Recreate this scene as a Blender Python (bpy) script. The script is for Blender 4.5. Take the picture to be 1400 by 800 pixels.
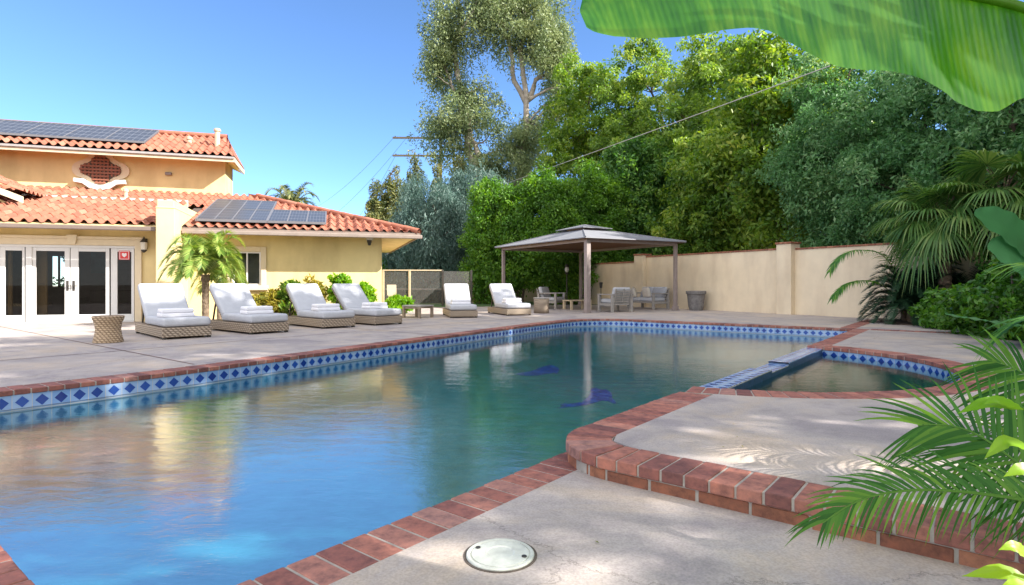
import bpy, bmesh, math, random
import numpy as np
from mathutils import Vector, Matrix
from mathutils.geometry import tessellate_polygon
R = math.radians
scene = bpy.context.scene
for o in list(bpy.data.objects): bpy.data.objects.remove(o)
COL = scene.collection

# ------------------------------------------------------------------ camera, sky, sun
cam_d = bpy.data.cameras.new('camera'); cam = bpy.data.objects.new('camera', cam_d); COL.objects.link(cam)
cam.location = (0, 0, 1.0); cam.rotation_euler = (R(90), 0, 0)
cam_d.sensor_width = 36; cam_d.lens = 36*800/1400; cam_d.shift_y = -12/1400
cam_d.clip_start = 0.05; cam_d.clip_end = 2000
scene.camera = cam
SUN = Vector((0.955, -0.296, 0.66)).normalized()
SUN_EL = math.asin(SUN.z); SUN_AZ = math.atan2(SUN.x, SUN.y)
w = bpy.data.worlds.new('World'); scene.world = w; w.use_nodes = True
nt = w.node_tree; nt.nodes.clear()
sky = nt.nodes.new('ShaderNodeTexSky'); sky.sky_type = 'NISHITA'; sky.sun_disc = False
sky.sun_elevation = SUN_EL; sky.sun_rotation = SUN_AZ
sky.air_density = 1.0; sky.dust_density = 0.0; sky.ozone_density = 7.0; sky.altitude = 2200
bg = nt.nodes.new('ShaderNodeBackground'); bg.inputs[1].default_value = 0.09
wo = nt.nodes.new('ShaderNodeOutputWorld')
# added fill light: an unseen bright cloud bank behind the camera lifts the shade
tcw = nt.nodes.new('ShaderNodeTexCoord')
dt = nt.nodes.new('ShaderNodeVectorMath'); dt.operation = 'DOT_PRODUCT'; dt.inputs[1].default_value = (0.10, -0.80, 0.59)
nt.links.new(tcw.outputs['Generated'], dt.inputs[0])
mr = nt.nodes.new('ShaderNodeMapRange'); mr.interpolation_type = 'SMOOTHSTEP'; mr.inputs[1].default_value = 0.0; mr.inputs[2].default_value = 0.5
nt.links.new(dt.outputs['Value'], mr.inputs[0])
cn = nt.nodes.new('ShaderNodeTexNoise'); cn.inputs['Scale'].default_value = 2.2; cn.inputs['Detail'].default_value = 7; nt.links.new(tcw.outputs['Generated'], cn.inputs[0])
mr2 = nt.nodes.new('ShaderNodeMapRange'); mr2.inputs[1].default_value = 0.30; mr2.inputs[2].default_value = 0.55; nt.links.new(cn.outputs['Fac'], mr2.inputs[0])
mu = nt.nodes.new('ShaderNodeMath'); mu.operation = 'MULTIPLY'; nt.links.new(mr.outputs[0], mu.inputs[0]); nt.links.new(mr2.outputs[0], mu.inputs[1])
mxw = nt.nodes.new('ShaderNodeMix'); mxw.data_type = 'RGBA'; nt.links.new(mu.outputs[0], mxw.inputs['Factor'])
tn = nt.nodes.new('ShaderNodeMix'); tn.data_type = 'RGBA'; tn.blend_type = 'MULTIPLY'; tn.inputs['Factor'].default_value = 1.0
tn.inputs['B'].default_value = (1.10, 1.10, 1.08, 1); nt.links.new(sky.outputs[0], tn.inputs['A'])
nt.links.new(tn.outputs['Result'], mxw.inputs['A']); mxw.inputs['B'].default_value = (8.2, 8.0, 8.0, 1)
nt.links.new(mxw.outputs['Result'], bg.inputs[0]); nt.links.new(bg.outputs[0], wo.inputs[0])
sd = bpy.data.lights.new('sun', 'SUN'); sd.energy = 4.2; sd.angle = R(0.5); sd.color = (1.0, 0.95, 0.88)
so = bpy.data.objects.new('sun', sd); COL.objects.link(so); so.location = (20, -6, 20)
so.rotation_euler = SUN.to_track_quat('Z', 'Y').to_euler()
scene.view_settings.view_transform = 'Standard'; scene.view_settings.look = 'None'
scene.view_settings.exposure = 1.68; scene.view_settings.gamma = 1.0; scene.view_settings.use_curve_mapping = False
scene.render.engine = 'CYCLES'
scene.cycles.max_bounces = 8; scene.cycles.transparent_max_bounces = 12
scene.cycles.caustics_reflective = False; scene.cycles.caustics_refractive = False

# ------------------------------------------------------------------ frames
A = (0.6245, 0.7810)      # pool axis
P = (0.7810, -0.6245)     # across the pool
def ST(s, t, z=0.0): return (s*A[0]+t*P[0], s*A[1]+t*P[1], z)
Fh = (0.956, 0.2935); Nh = (-0.2935, 0.956)   # house frame: along facade / depth
def HO(x, c, z=0.0): return (x*Fh[0]+c*Nh[0], x*Fh[1]+c*Nh[1], z)
def hx(u, c):
    up = (u-700)/800.0; Y = c/(0.956-0.2935*up); X = up*Y
    return Fh[0]*X + Fh[1]*Y
E1 = (0.871, 0.491); E2 = (-0.491, 0.871)     # boundary wall frame

# ------------------------------------------------------------------ materials
MATS = {}
def newmat(name):
    m = bpy.data.materials.new(name); m.use_nodes = True
    n = m.node_tree.nodes; n.clear()
    return m, n, m.node_tree.links
def ramp(n, stops):
    r = n.new('ShaderNodeValToRGB'); e = r.color_ramp.elements
    while len(e) < len(stops): e.new(0.5)
    for i, (p, c) in enumerate(stops):
        e[i].position = p; e[i].color = (c[0], c[1], c[2], 1)
    return r
def simple(name, col, rough=0.6, metal=0.0, noise=0.12, nscale=6.0, bump=0.0, bscale=60.0, spec=0.5, bdist=0.004):
    """principled with blotchy colour variation and fine bump"""
    if name in MATS: return MATS[name]
    m, n, l = newmat(name)
    tc = n.new('ShaderNodeTexCoord')
    ns = n.new('ShaderNodeTexNoise'); ns.inputs['Scale'].default_value = nscale; ns.inputs['Detail'].default_value = 6
    ns.inputs['Roughness'].default_value = 0.65
    l.new(tc.outputs['Object'], ns.inputs['Vector'])
    c = np.array(col)
    r = ramp(n, [(0.3, c*(1-noise)), (0.7, np.minimum(c*(1+noise), 0.95))])
    l.new(ns.outputs['Fac'], r.inputs['Fac'])
    b = n.new('ShaderNodeBsdfPrincipled'); o = n.new('ShaderNodeOutputMaterial')
    l.new(r.outputs[0], b.inputs['Base Color'])
    b.inputs['Roughness'].default_value = rough; b.inputs['Metallic'].default_value = metal
    b.inputs['Specular IOR Level'].default_value = spec
    if bump > 0:
        n2 = n.new('ShaderNodeTexNoise'); n2.inputs['Scale'].default_value = bscale; n2.inputs['Detail'].default_value = 5
        l.new(tc.outputs['Object'], n2.inputs['Vector'])
        bp = n.new('ShaderNodeBump'); bp.inputs['Strength'].default_value = bump; bp.inputs['Distance'].default_value = bdist
        l.new(n2.outputs['Fac'], bp.inputs['Height']); l.new(bp.outputs[0], b.inputs['Normal'])
    l.new(b.outputs[0], o.inputs[0])
    MATS[name] = m; return m
def math_node(n, l, op, a, b=None, c=None):
    k = n.new('ShaderNodeMath'); k.operation = op
    for i, v in enumerate((a, b, c)):
        if v is None: continue
        if isinstance(v, (int, float)): k.inputs[i].default_value = v
        else: l.new(v, k.inputs[i])
    return k.outputs[0]

def leafmat(name, stops, trans=0.35, rough=0.45, spec=0.4):
    m, n, l = newmat(name)
    at = n.new('ShaderNodeAttribute'); at.attribute_name = 'rnd'
    r = ramp(n, [(q_, tuple(1.3*x for x in c_)) for q_, c_ in stops]); l.new(at.outputs['Fac'], r.inputs['Fac'])
    b = n.new('ShaderNodeBsdfPrincipled'); b.inputs['Roughness'].default_value = rough
    b.inputs['Specular IOR Level'].default_value = spec
    l.new(r.outputs[0], b.inputs['Base Color'])
    t = n.new('ShaderNodeBsdfTranslucent')
    h = n.new('ShaderNodeHueSaturation'); h.inputs['Hue'].default_value = 0.485; h.inputs['Saturation'].default_value = 1.15; h.inputs['Value'].default_value = 1.6
    l.new(r.outputs[0], h.inputs['Color']); l.new(h.outputs[0], t.inputs['Color'])
    mx = n.new('ShaderNodeMixShader'); mx.inputs[0].default_value = trans
    l.new(b.outputs[0], mx.inputs[1]); l.new(t.outputs[0], mx.inputs[2])
    o = n.new('ShaderNodeOutputMaterial'); l.new(mx.outputs[0], o.inputs[0])
    return m

def concrete(name, base, stain, warm):
    m, n, l = newmat(name)
    tc = n.new('ShaderNodeTexCoord')
    a = n.new('ShaderNodeTexNoise'); a.inputs['Scale'].default_value = 0.9; a.inputs['Detail'].default_value = 9; a.inputs['Roughness'].default_value = 0.7; a.inputs['Distortion'].default_value = 0.6
    l.new(tc.outputs['Object'], a.inputs['Vector'])
    b = n.new('ShaderNodeTexNoise'); b.inputs['Scale'].default_value = 2.3; b.inputs['Detail'].default_value = 10; b.inputs['Roughness'].default_value = 0.75
    mp = n.new('ShaderNodeMapping'); mp.inputs['Location'].default_value = (7, 3, 0); l.new(tc.outputs['Object'], mp.inputs[0]); l.new(mp.outputs[0], b.inputs['Vector'])
    f = n.new('ShaderNodeTexNoise'); f.inputs['Scale'].default_value = 90; f.inputs['Detail'].default_value = 4; l.new(tc.outputs['Object'], f.inputs['Vector'])
    r1 = ramp(n, [(0.38, stain), (0.5, base), (0.62, warm)]); l.new(a.outputs['Fac'], r1.inputs[0])
    bb = np.array(base)
    r2 = ramp(n, [(0.36, bb*0.62), (0.52, bb), (0.66, np.minimum(bb*1.3, .8))]); l.new(b.outputs['Fac'], r2.inputs[0])
    mx = n.new('ShaderNodeMix'); mx.data_type = 'RGBA'; mx.inputs['Factor'].default_value = 0.42
    l.new(r1.outputs[0], mx.inputs['A']); l.new(r2.outputs[0], mx.inputs['B'])
    r3 = ramp(n, [(0.35, (0.72, 0.72, 0.72)), (0.62, (1.08, 1.08, 1.08))]); l.new(f.outputs['Fac'], r3.inputs[0])
    m2 = n.new('ShaderNodeMix'); m2.data_type = 'RGBA'; m2.blend_type = 'MULTIPLY'; m2.inputs['Factor'].default_value = 0.6
    l.new(mx.outputs['Result'], m2.inputs['A']); l.new(r3.outputs[0], m2.inputs['B'])
    # hairline cracks
    v = n.new('ShaderNodeTexVoronoi'); v.feature = 'DISTANCE_TO_EDGE'; v.inputs['Scale'].default_value = 0.28
    dn = n.new('ShaderNodeMixRGB') if False else None
    vm = n.new('ShaderNodeVectorMath'); vm.operation = 'MULTIPLY_ADD'
    l.new(b.outputs['Color'], vm.inputs[0]); vm.inputs[1].default_value = (0.5, 0.5, 0.5); l.new(tc.outputs['Object'], vm.inputs[2])
    l.new(vm.outputs[0], v.inputs['Vector'])
    cr = math_node(n, l, 'LESS_THAN', v.outputs['Distance'], 0.0014)
    m3 = n.new('ShaderNodeMix'); m3.data_type = 'RGBA'; l.new(math_node(n, l, 'MULTIPLY', cr, 0.55), m3.inputs['Factor'])
    l.new(m2.outputs['Result'], m3.inputs['A']); m3.inputs['B'].default_value = (0.12, 0.10, 0.09, 1)
    s = n.new('ShaderNodeBsdfPrincipled'); s.inputs['Roughness'].default_value = 0.72
    l.new(m3.outputs['Result'], s.inputs['Base Color'])
    bp = n.new('ShaderNodeBump'); bp.inputs['Strength'].default_value = 0.5; bp.inputs['Distance'].default_value = 0.006
    ad = math_node(n, l, 'ADD', math_node(n, l, 'MULTIPLY', f.outputs['Fac'], 0.4), b.outputs['Fac'])
    l.new(ad, bp.inputs['Height']); l.new(bp.outputs[0], s.inputs['Normal'])
    o = n.new('ShaderNodeOutputMaterial'); l.new(s.outputs[0], o.inputs[0])
    return m

def brickmat(name, stops, edge=0.0):
    """each brick carries its own 'rnd' value"""
    m, n, l = newmat(name)
    tc = n.new('ShaderNodeTexCoord'); at = n.new('ShaderNodeAttribute'); at.attribute_name = 'rnd'
    r = ramp(n, stops); l.new(at.outputs['Fac'], r.inputs[0])
    a = n.new('ShaderNodeTexNoise'); a.inputs['Scale'].default_value = 14; a.inputs['Detail'].default_value = 8; a.inputs['Roughness'].default_value = 0.7
    l.new(tc.outputs['Object'], a.inputs['Vector'])
    r2 = ramp(n, [(0.3, (0.40, 0.38, 0.44)), (0.5, (0.95, 0.95, 0.95)), (0.7, (1.4, 1.3, 1.2))]); l.new(a.outputs['Fac'], r2.inputs[0])
    mx = n.new('ShaderNodeMix'); mx.data_type = 'RGBA'; mx.blend_type = 'MULTIPLY'; mx.inputs['Factor'].default_value = 0.95
    l.new(r.outputs[0], mx.inputs['A']); l.new(r2.outputs[0], mx.inputs['B'])
    b = n.new('ShaderNodeTexNoise'); b.inputs['Scale'].default_value = 120; b.inputs['Detail'].default_value = 3; l.new(tc.outputs['Object'], b.inputs['Vector'])
    s = n.new('ShaderNodeBsdfPrincipled'); s.inputs['Roughness'].default_value = 0.75; l.new(mx.outputs['Result'], s.inputs['Base Color'])
    bp = n.new('ShaderNodeBump'); bp.inputs['Strength'].default_value = 0.5; bp.inputs['Distance'].default_value = 0.004
    l.new(math_node(n, l, 'ADD', a.outputs['Fac'], math_node(n, l, 'MULTIPLY', b.outputs['Fac'], 0.5)), bp.inputs['Height']); l.new(bp.outputs[0], s.inputs['Normal'])
    o = n.new('ShaderNodeOutputMaterial'); l.new(s.outputs[0], o.inputs[0])
    return m

def tilemat():
    m, n, l = newmat('pool_tile')
    uv = n.new('ShaderNodeUVMap'); uv.uv_map = 'UVMap'
    sp = n.new('ShaderNodeSeparateXYZ'); l.new(uv.outputs[0], sp.inputs[0])
    fx = math_node(n, l, 'FRACT', sp.outputs[0]); fy = math_node(n, l, 'FRACT', sp.outputs[1])
    ax = math_node(n, l, 'ABSOLUTE', math_node(n, l, 'SUBTRACT', fx, 0.5)); ay = math_node(n, l, 'ABSOLUTE', math_node(n, l, 'SUBTRACT', fy, 0.5))
    d = math_node(n, l, 'ADD', ax, ay)
    dia = math_node(n, l, 'LESS_THAN', d, 0.36)
    ring = math_node(n, l, 'LESS_THAN', math_node(n, l, 'ABSOLUTE', math_node(n, l, 'SUBTRACT', d, 0.43)), 0.012)
    gro = math_node(n, l, 'GREATER_THAN', math_node(n, l, 'MAXIMUM', ax, ay), 0.482)
    wn = n.new('ShaderNodeTexWhiteNoise'); wn.noise_dimensions = '2D'
    fl = n.new('ShaderNodeVectorMath'); fl.operation = 'FLOOR'; l.new(uv.outputs[0], fl.inputs[0]); l.new(fl.outputs[0], wn.inputs['Vector'])
    rb = ramp(n, [(0, (0.17, 0.31, 0.58)), (1, (0.34, 0.47, 0.68))]); l.new(wn.outputs['Value'], rb.inputs[0])
    rd = ramp(n, [(0, (0.008, 0.03, 0.20)), (1, (0.02, 0.08, 0.36))]); l.new(wn.outputs['Value'], rd.inputs[0])
    m1 = n.new('ShaderNodeMix'); m1.data_type = 'RGBA'; l.new(dia, m1.inputs['Factor']); l.new(rb.outputs[0], m1.inputs['A']); l.new(rd.outputs[0], m1.inputs['B'])
    m2 = n.new('ShaderNodeMix'); m2.data_type = 'RGBA'; l.new(ring, m2.inputs['Factor']); l.new(m1.outputs['Result'], m2.inputs['A']); m2.inputs['B'].default_value = (0.22, 0.38, 0.6, 1)
    m3 = n.new('ShaderNodeMix'); m3.data_type = 'RGBA'; l.new(gro, m3.inputs['Factor']); l.new(m2.outputs['Result'], m3.inputs['A']); m3.inputs['B'].default_value = (0.5, 0.5, 0.48, 1)
    s = n.new('ShaderNodeBsdfPrincipled'); s.inputs['Roughness'].default_value = 0.18; l.new(m3.outputs['Result'], s.inputs['Base Color'])
    o = n.new('ShaderNodeOutputMaterial'); l.new(s.outputs[0], o.inputs[0])
    return m

def rooftile():
    m, n, l = newmat('terracotta_tile')
    uv = n.new('ShaderNodeUVMap'); uv.uv_map = 'UVMap'
    fl = n.new('ShaderNodeVectorMath'); fl.operation = 'FLOOR'; l.new(uv.outputs[0], fl.inputs[0])
    wn = n.new('ShaderNodeTexWhiteNoise'); wn.noise_dimensions = '2D'; l.new(fl.outputs[0], wn.inputs['Vector'])
    r = ramp(n, [(0, (0.25, 0.085, 0.05)), (0.3, (0.30, 0.105, 0.062)), (0.8, (0.33, 0.12, 0.07)), (1, (0.37, 0.165, 0.105))]); l.new(wn.outputs['Value'], r.inputs[0])
    tc = n.new('ShaderNodeTexCoord'); a = n.new('ShaderNodeTexNoise'); a.inputs['Scale'].default_value = 7; a.inputs['Detail'].default_value = 6
    l.new(tc.outputs['Object'], a.inputs['Vector'])
    r2 = ramp(n, [(0.3, (0.8, 0.78, 0.76)), (0.6, (1.06, 1.06, 1.06))]); l.new(a.outputs['Fac'], r2.inputs[0])
    mx = n.new('ShaderNodeMix'); mx.data_type = 'RGBA'; mx.blend_type = 'MULTIPLY'; mx.inputs['Factor'].default_value = 0.7
    l.new(r.outputs[0], mx.inputs['A']); l.new(r2.outputs[0], mx.inputs['B'])
    s = n.new('ShaderNodeBsdfPrincipled'); s.inputs['Roughness'].default_value = 0.8; l.new(mx.outputs['Result'], s.inputs['Base Color'])
    o = n.new('ShaderNodeOutputMaterial'); l.new(s.outputs[0], o.inputs[0])
    return m

def stucco(name, col, streak=0.5):
    m, n, l = newmat(name)
    tc = n.new('ShaderNodeTexCoord')
    a = n.new('ShaderNodeTexNoise'); a.inputs['Scale'].default_value = 1.2; a.inputs['Detail'].default_value = 8; a.inputs['Roughness'].default_value = 0.65
    l.new(tc.outputs['Object'], a.inputs['Vector'])
    mp = n.new('ShaderNodeMapping'); mp.inputs['Scale'].default_value = (1.6, 1.6, 0.45); l.new(tc.outputs['Object'], mp.inputs[0])
    b = n.new('ShaderNodeTexNoise'); b.inputs['Scale'].default_value = 1.0; b.inputs['Detail'].default_value = 7; l.new(mp.outputs[0], b.inputs['Vector'])
    c = np.array(col)
    r1 = ramp(n, [(0.3, c*0.9), (0.7, c*1.06)]); l.new(a.outputs['Fac'], r1.inputs[0])
    r2 = ramp(n, [(0.32, (0.74, 0.70, 0.68)), (0.55, (1, 1, 1))]); l.new(b.outputs['Fac'], r2.inputs[0])
    mx = n.new('ShaderNodeMix'); mx.data_type = 'RGBA'; mx.blend_type = 'MULTIPLY'; mx.inputs['Factor'].default_value = streak
    l.new(r1.outputs[0], mx.inputs['A']); l.new(r2.outputs[0], mx.inputs['B'])
    f = n.new('ShaderNodeTexNoise'); f.inputs['Scale'].default_value = 45; f.inputs['Detail'].default_value = 5; l.new(tc.outputs['Object'], f.inputs['Vector'])
    s = n.new('ShaderNodeBsdfPrincipled'); s.inputs['Roughness'].default_value = 0.9; l.new(mx.outputs['Result'], s.inputs['Base Color'])
    bp = n.new('ShaderNodeBump'); bp.inputs['Strength'].default_value = 0.35; bp.inputs['Distance'].default_value = 0.01
    l.new(f.outputs['Fac'], bp.inputs['Height']); l.new(bp.outputs[0], s.inputs['Normal'])
    o = n.new('ShaderNodeOutputMaterial'); l.new(s.outputs[0], o.inputs[0])
    return m

def wicker(name, c1, c2):
    m, n, l = newmat(name)
    tc = n.new('ShaderNodeTexCoord')
    w1 = n.new('ShaderNodeTexWave'); w1.wave_type = 'BANDS'; w1.bands_direction = 'Z'; w1.inputs['Scale'].default_value = 9; w1.inputs['Distortion'].default_value = 1.2; w1.inputs['Detail'].default_value = 2
    w2 = n.new('ShaderNodeTexWave'); w2.wave_type = 'BANDS'; w2.bands_direction = 'DIAGONAL'; w2.inputs['Scale'].default_value = 8; w2.inputs['Distortion'].default_value = 1.0
    l.new(tc.outputs['Object'], w1.inputs[0]); l.new(tc.outputs['Object'], w2.inputs[0])
    ns = n.new('ShaderNodeTexNoise'); ns.inputs['Scale'].default_value = 30; ns.inputs['Detail'].default_value = 4; l.new(tc.outputs['Object'], ns.inputs[0])
    h = math_node(n, l, 'ADD', math_node(n, l, 'MULTIPLY', w1.outputs['Fac'], w2.outputs['Fac']), math_node(n, l, 'MULTIPLY', ns.outputs['Fac'], 0.5))
    r = ramp(n, [(0.2, c1), (0.9, c2)]); l.new(h, r.inputs[0])
    s = n.new('ShaderNodeBsdfPrincipled'); s.inputs['Roughness'].default_value = 0.6; l.new(r.outputs[0], s.inputs['Base Color'])
    bp = n.new('ShaderNodeBump'); bp.inputs['Strength'].default_value = 0.8; bp.inputs['Distance'].default_value = 0.01
    l.new(h, bp.inputs['Height']); l.new(bp.outputs[0], s.inputs['Normal'])
    o = n.new('ShaderNodeOutputMaterial'); l.new(s.outputs[0], o.inputs[0])
    return m

def watermat(name, tint, bumpd, ior=1.4, gloss=0.46):
    m, n, l = newmat(name)
    tc = n.new('ShaderNodeTexCoord')
    mp = n.new('ShaderNodeMapping'); mp.inputs['Rotation'].default_value = (0, 0, R(20)); mp.inputs['Scale'].default_value = (1.0, 2.1, 1.0)
    l.new(tc.outputs['Object'], mp.inputs[0])
    a = n.new('ShaderNodeTexNoise'); a.inputs['Scale'].default_value = 3.6; a.inputs['Detail'].default_value = 8; a.inputs['Roughness'].default_value = 0.6; a.inputs['Distortion'].default_value = 0.8
    b = n.new('ShaderNodeTexNoise'); b.inputs['Scale'].default_value = 15; b.inputs['Detail'].default_value = 3; b.inputs['Distortion'].default_value = 0.5
    c = n.new('ShaderNodeTexNoise'); c.inputs['Scale'].default_value = 0.5; c.inputs['Detail'].default_value = 2
    l.new(mp.outputs[0], a.inputs[0]); l.new(mp.outputs[0], b.inputs[0]); l.new(tc.outputs['Object'], c.inputs[0])
    amp = ramp(n, [(0.35, (0.45, 0.45, 0.45)), (0.65, (1.2, 1.2, 1.2))]); l.new(c.outputs['Fac'], amp.inputs[0])
    h = math_node(n, l, 'ADD', a.outputs['Fac'], math_node(n, l, 'MULTIPLY', b.outputs['Fac'], 0.22))
    d_ = n.new('ShaderNodeTexNoise'); d_.inputs['Scale'].default_value = 38; d_.inputs['Detail'].default_value = 2; l.new(mp.outputs[0], d_.inputs[0])
    h = math_node(n, l, 'ADD', h, math_node(n, l, 'MULTIPLY', d_.outputs['Fac'], 0.07))
    h = math_node(n, l, 'MULTIPLY', h, amp.outputs[0])
    bp = n.new('ShaderNodeBump'); bp.inputs['Strength'].default_value = 1.0; bp.inputs['Distance'].default_value = bumpd
    l.new(h, bp.inputs['Height'])
    fr = n.new('ShaderNodeFresnel'); fr.inputs['IOR'].default_value = ior; l.new(bp.outputs[0], fr.inputs['Normal'])
    g = n.new('ShaderNodeBsdfGlossy'); g.inputs['Roughness'].default_value = 0.0; l.new(bp.outputs[0], g.inputs['Normal'])
    t = n.new('ShaderNodeBsdfTransparent'); t.inputs['Color'].default_value = (*tint, 1)
    ge = n.new('ShaderNodeNewGeometry')   # no total reflection from below: the sheet has no refracting volume
    fac = math_node(n, l, 'MULTIPLY', math_node(n, l, 'MULTIPLY_ADD', fr.outputs[0], 1.0-gloss, gloss), math_node(n, l, 'SUBTRACT', 1.0, ge.outputs['Backfacing']))
    mx = n.new('ShaderNodeMixShader'); l.new(fac, mx.inputs[0]); l.new(t.outputs[0], mx.inputs[1]); l.new(g.outputs[0], mx.inputs[2])
    o = n.new('ShaderNodeOutputMaterial'); l.new(mx.outputs[0], o.inputs[0])
    return m

def glassmat(name, tint=(0.8, 0.85, 0.85), ior=1.5):
    m, n, l = newmat(name)
    fr = n.new('ShaderNodeFresnel'); fr.inputs['IOR'].default_value = ior
    g = n.new('ShaderNodeBsdfGlossy'); g.inputs['Roughness'].default_value = 0.0
    t = n.new('ShaderNodeBsdfTransparent'); t.inputs['Color'].default_value = (*tint, 1)
    mx = n.new('ShaderNodeMixShader'); l.new(fr.outputs[0], mx.inputs[0]); l.new(t.outputs[0], mx.inputs[1]); l.new(g.outputs[0], mx.inputs[2])
    o = n.new('ShaderNodeOutputMaterial'); l.new(mx.outputs[0], o.inputs[0])
    return m

def meshmat(name, col, opac):
    """fine woven fence mesh: partly see-through"""
    m, n, l = newmat(name)
    d = n.new('ShaderNodeBsdfDiffuse'); d.inputs[0].default_value = (*col, 1)
    t = n.new('ShaderNodeBsdfTransparent')
    mx = n.new('ShaderNodeMixShader'); mx.inputs[0].default_value = opac; l.new(t.outputs[0], mx.inputs[1]); l.new(d.outputs[0], mx.inputs[2])
    o = n.new('ShaderNodeOutputMaterial'); l.new(mx.outputs[0], o.inputs[0])
    return m

def solarmat():
    m, n, l = newmat('solar_glass')
    uv = n.new('ShaderNodeUVMap'); uv.uv_map = 'UVMap'; sp = n.new('ShaderNodeSeparateXYZ'); l.new(uv.outputs[0], sp.inputs[0])
    fx = math_node(n, l, 'ABSOLUTE', math_node(n, l, 'SUBTRACT', math_node(n, l, 'FRACT', sp.outputs[0]), 0.5))
    fy = math_node(n, l, 'ABSOLUTE', math_node(n, l, 'SUBTRACT', math_node(n, l, 'FRACT', sp.outputs[1]), 0.5))
    g = math_node(n, l, 'GREATER_THAN', math_node(n, l, 'MAXIMUM', fx, fy), 0.46)
    mx = n.new('ShaderNodeMix'); mx.data_type = 'RGBA'; l.new(g, mx.inputs['Factor']); mx.inputs['A'].default_value = (0.05, 0.055, 0.065, 1); mx.inputs['B'].default_value = (0.15, 0.16, 0.18, 1)
    s = n.new('ShaderNodeBsdfPrincipled'); s.inputs['Roughness'].default_value = 0.35; l.new(mx.outputs['Result'], s.inputs['Base Color'])
    s.inputs['Specular IOR Level'].default_value = 0.4
    o = n.new('ShaderNodeOutputMaterial'); l.new(s.outputs[0], o.inputs[0])
    return m

M_deck = concrete('stained_deck_concrete', (0.395, 0.345, 0.315), (0.23, 0.20, 0.215), (0.52, 0.41, 0.30))
M_brick = brickmat('coping_brick', [(0, (0.17, 0.065, 0.055)), (0.4, (0.26, 0.095, 0.072)), (0.8, (0.34, 0.135, 0.095)), (1, (0.32, 0.165, 0.135))])
M_brick2 = brickmat('step_brick', [(0, (0.20, 0.07, 0.04)), (0.5, (0.28, 0.105, 0.055)), (1, (0.35, 0.15, 0.085))])
M_mortar = simple('mortar', (0.34, 0.30, 0.26), 0.9, noise=0.25, nscale=12, bump=0.5)
M_tile = tilemat()
M_roof = rooftile()
M_plaster = simple('pool_plaster', (0.045, 0.23, 0.275), 0.7, noise=0.25, nscale=3.0)
M_spaplaster = simple('spa_plaster', (0.015, 0.15, 0.14), 0.7, noise=0.5, nscale=4.0)
M_water = watermat('pool_water', (0.70, 0.95, 0.97), 0.0034, 2.6)
M_spawater = watermat('spa_water', (0.60, 0.82, 0.78), 0.003, 1.6, 0.1)
M_wall = stucco('yellow_stucco', (0.74, 0.59, 0.29), 0.7)
M_wall2 = stucco('cream_wall_stucco', (0.74, 0.62, 0.44), 0.6)
M_trim = simple('cream_trim', (0.66, 0.55, 0.38), 0.8, noise=0.06, bump=0.3)
M_white = simple('white_paint', (0.64, 0.63, 0.61), 0.45, noise=0.03)
M_gutter = simple('brown_gutter', (0.16, 0.12, 0.10), 0.5, noise=0.1)
M_greymetal = simple('grey_metal', (0.22, 0.20, 0.19), 0.5, noise=0.1)
M_dark = simple('dark_metal', (0.04, 0.035, 0.03), 0.5)
M_roofmetal = simple('gazebo_roof_metal', (0.20, 0.20, 0.22), 0.6, noise=0.12, nscale=3)
M_gazeund = simple('gazebo_underside', (0.22, 0.12, 0.08), 0.7)
M_gazepost = simple('gazebo_post_paint', (0.27, 0.22, 0.205), 0.55, noise=0.1)
M_cushion = simple('light_grey_cushion', (0.45, 0.46, 0.49), 0.9, noise=0.05, nscale=9, bump=0.8, bscale=7, bdist=0.03)
M_towel = simple('white_towel', (0.80, 0.79, 0.82), 0.95, noise=0.03, bump=0.8, bscale=160, bdist=0.004)
M_wicker = wicker('grey_wicker', (0.14, 0.10, 0.07), (0.52, 0.42, 0.31))
M_wickert = wicker('tan_wicker', (0.20, 0.13, 0.07), (0.60, 0.44, 0.28))
M_wood = simple('weathered_wood', (0.27, 0.21, 0.15), 0.7, noise=0.25, nscale=14, bump=0.4)
M_greywood = simple('grey_teak', (0.30, 0.28, 0.26), 0.7, noise=0.2, nscale=14, bump=0.3)
M_pot = simple('grey_pot', (0.17, 0.16, 0.155), 0.85, noise=0.35, nscale=9, bump=0.6, bscale=30)
M_soil = simple('soil', (0.06, 0.04, 0.028), 0.95, noise=0.5, nscale=8, bump=1.0, bscale=25, bdist=0.03)
M_earth = simple('dry_earth', (0.16, 0.13, 0.09), 0.95, noise=0.4, nscale=1.0, bump=0.8, bscale=12, bdist=0.02)
M_glass = glassmat('window_glass', (0.8, 0.8, 0.78), 1.28)
M_solar = solarmat()
M_alu = simple('dark_aluminium', (0.13, 0.13, 0.14), 0.45, noise=0.05)
M_fence = meshmat('fence_mesh', (0.20, 0.19, 0.18), 0.32)
M_tan = simple('tan_paint', (0.52, 0.42, 0.28), 0.6)
M_lid = simple('white_plastic', (0.52, 0.53, 0.47), 0.45, noise=0.22, nscale=14)
M_blue, n_, l_ = newmat('blue_mosaic')
vo = n_.new('ShaderNodeTexVoronoi'); vo.inputs['Scale'].default_value = 22; tc_ = n_.new('ShaderNodeTexCoord'); l_.new(tc_.outputs['Object'], vo.inputs['Vector'])
se_ = n_.new('ShaderNodeSeparateColor'); l_.new(vo.outputs['Color'], se_.inputs[0]); rr0 = ramp(n_, [(0, (0.002, 0.012, 0.28)), (.6, (0.004, 0.05, 0.62)), (1, (0.05, 0.25, 0.9))]); l_.new(se_.outputs[0], rr0.inputs[0])
bs_ = n_.new('ShaderNodeBsdfPrincipled'); l_.new(rr0.outputs[0], bs_.inputs['Base Color']); bs_.inputs['Roughness'].default_value = .3; ou_ = n_.new('ShaderNodeOutputMaterial'); l_.new(bs_.outputs[0], ou_.inputs[0])
M_bark = simple('pale_bark', (0.36, 0.31, 0.26), 0.9, noise=0.35, nscale=4, bump=1.0, bscale=12, bdist=0.03)
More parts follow.
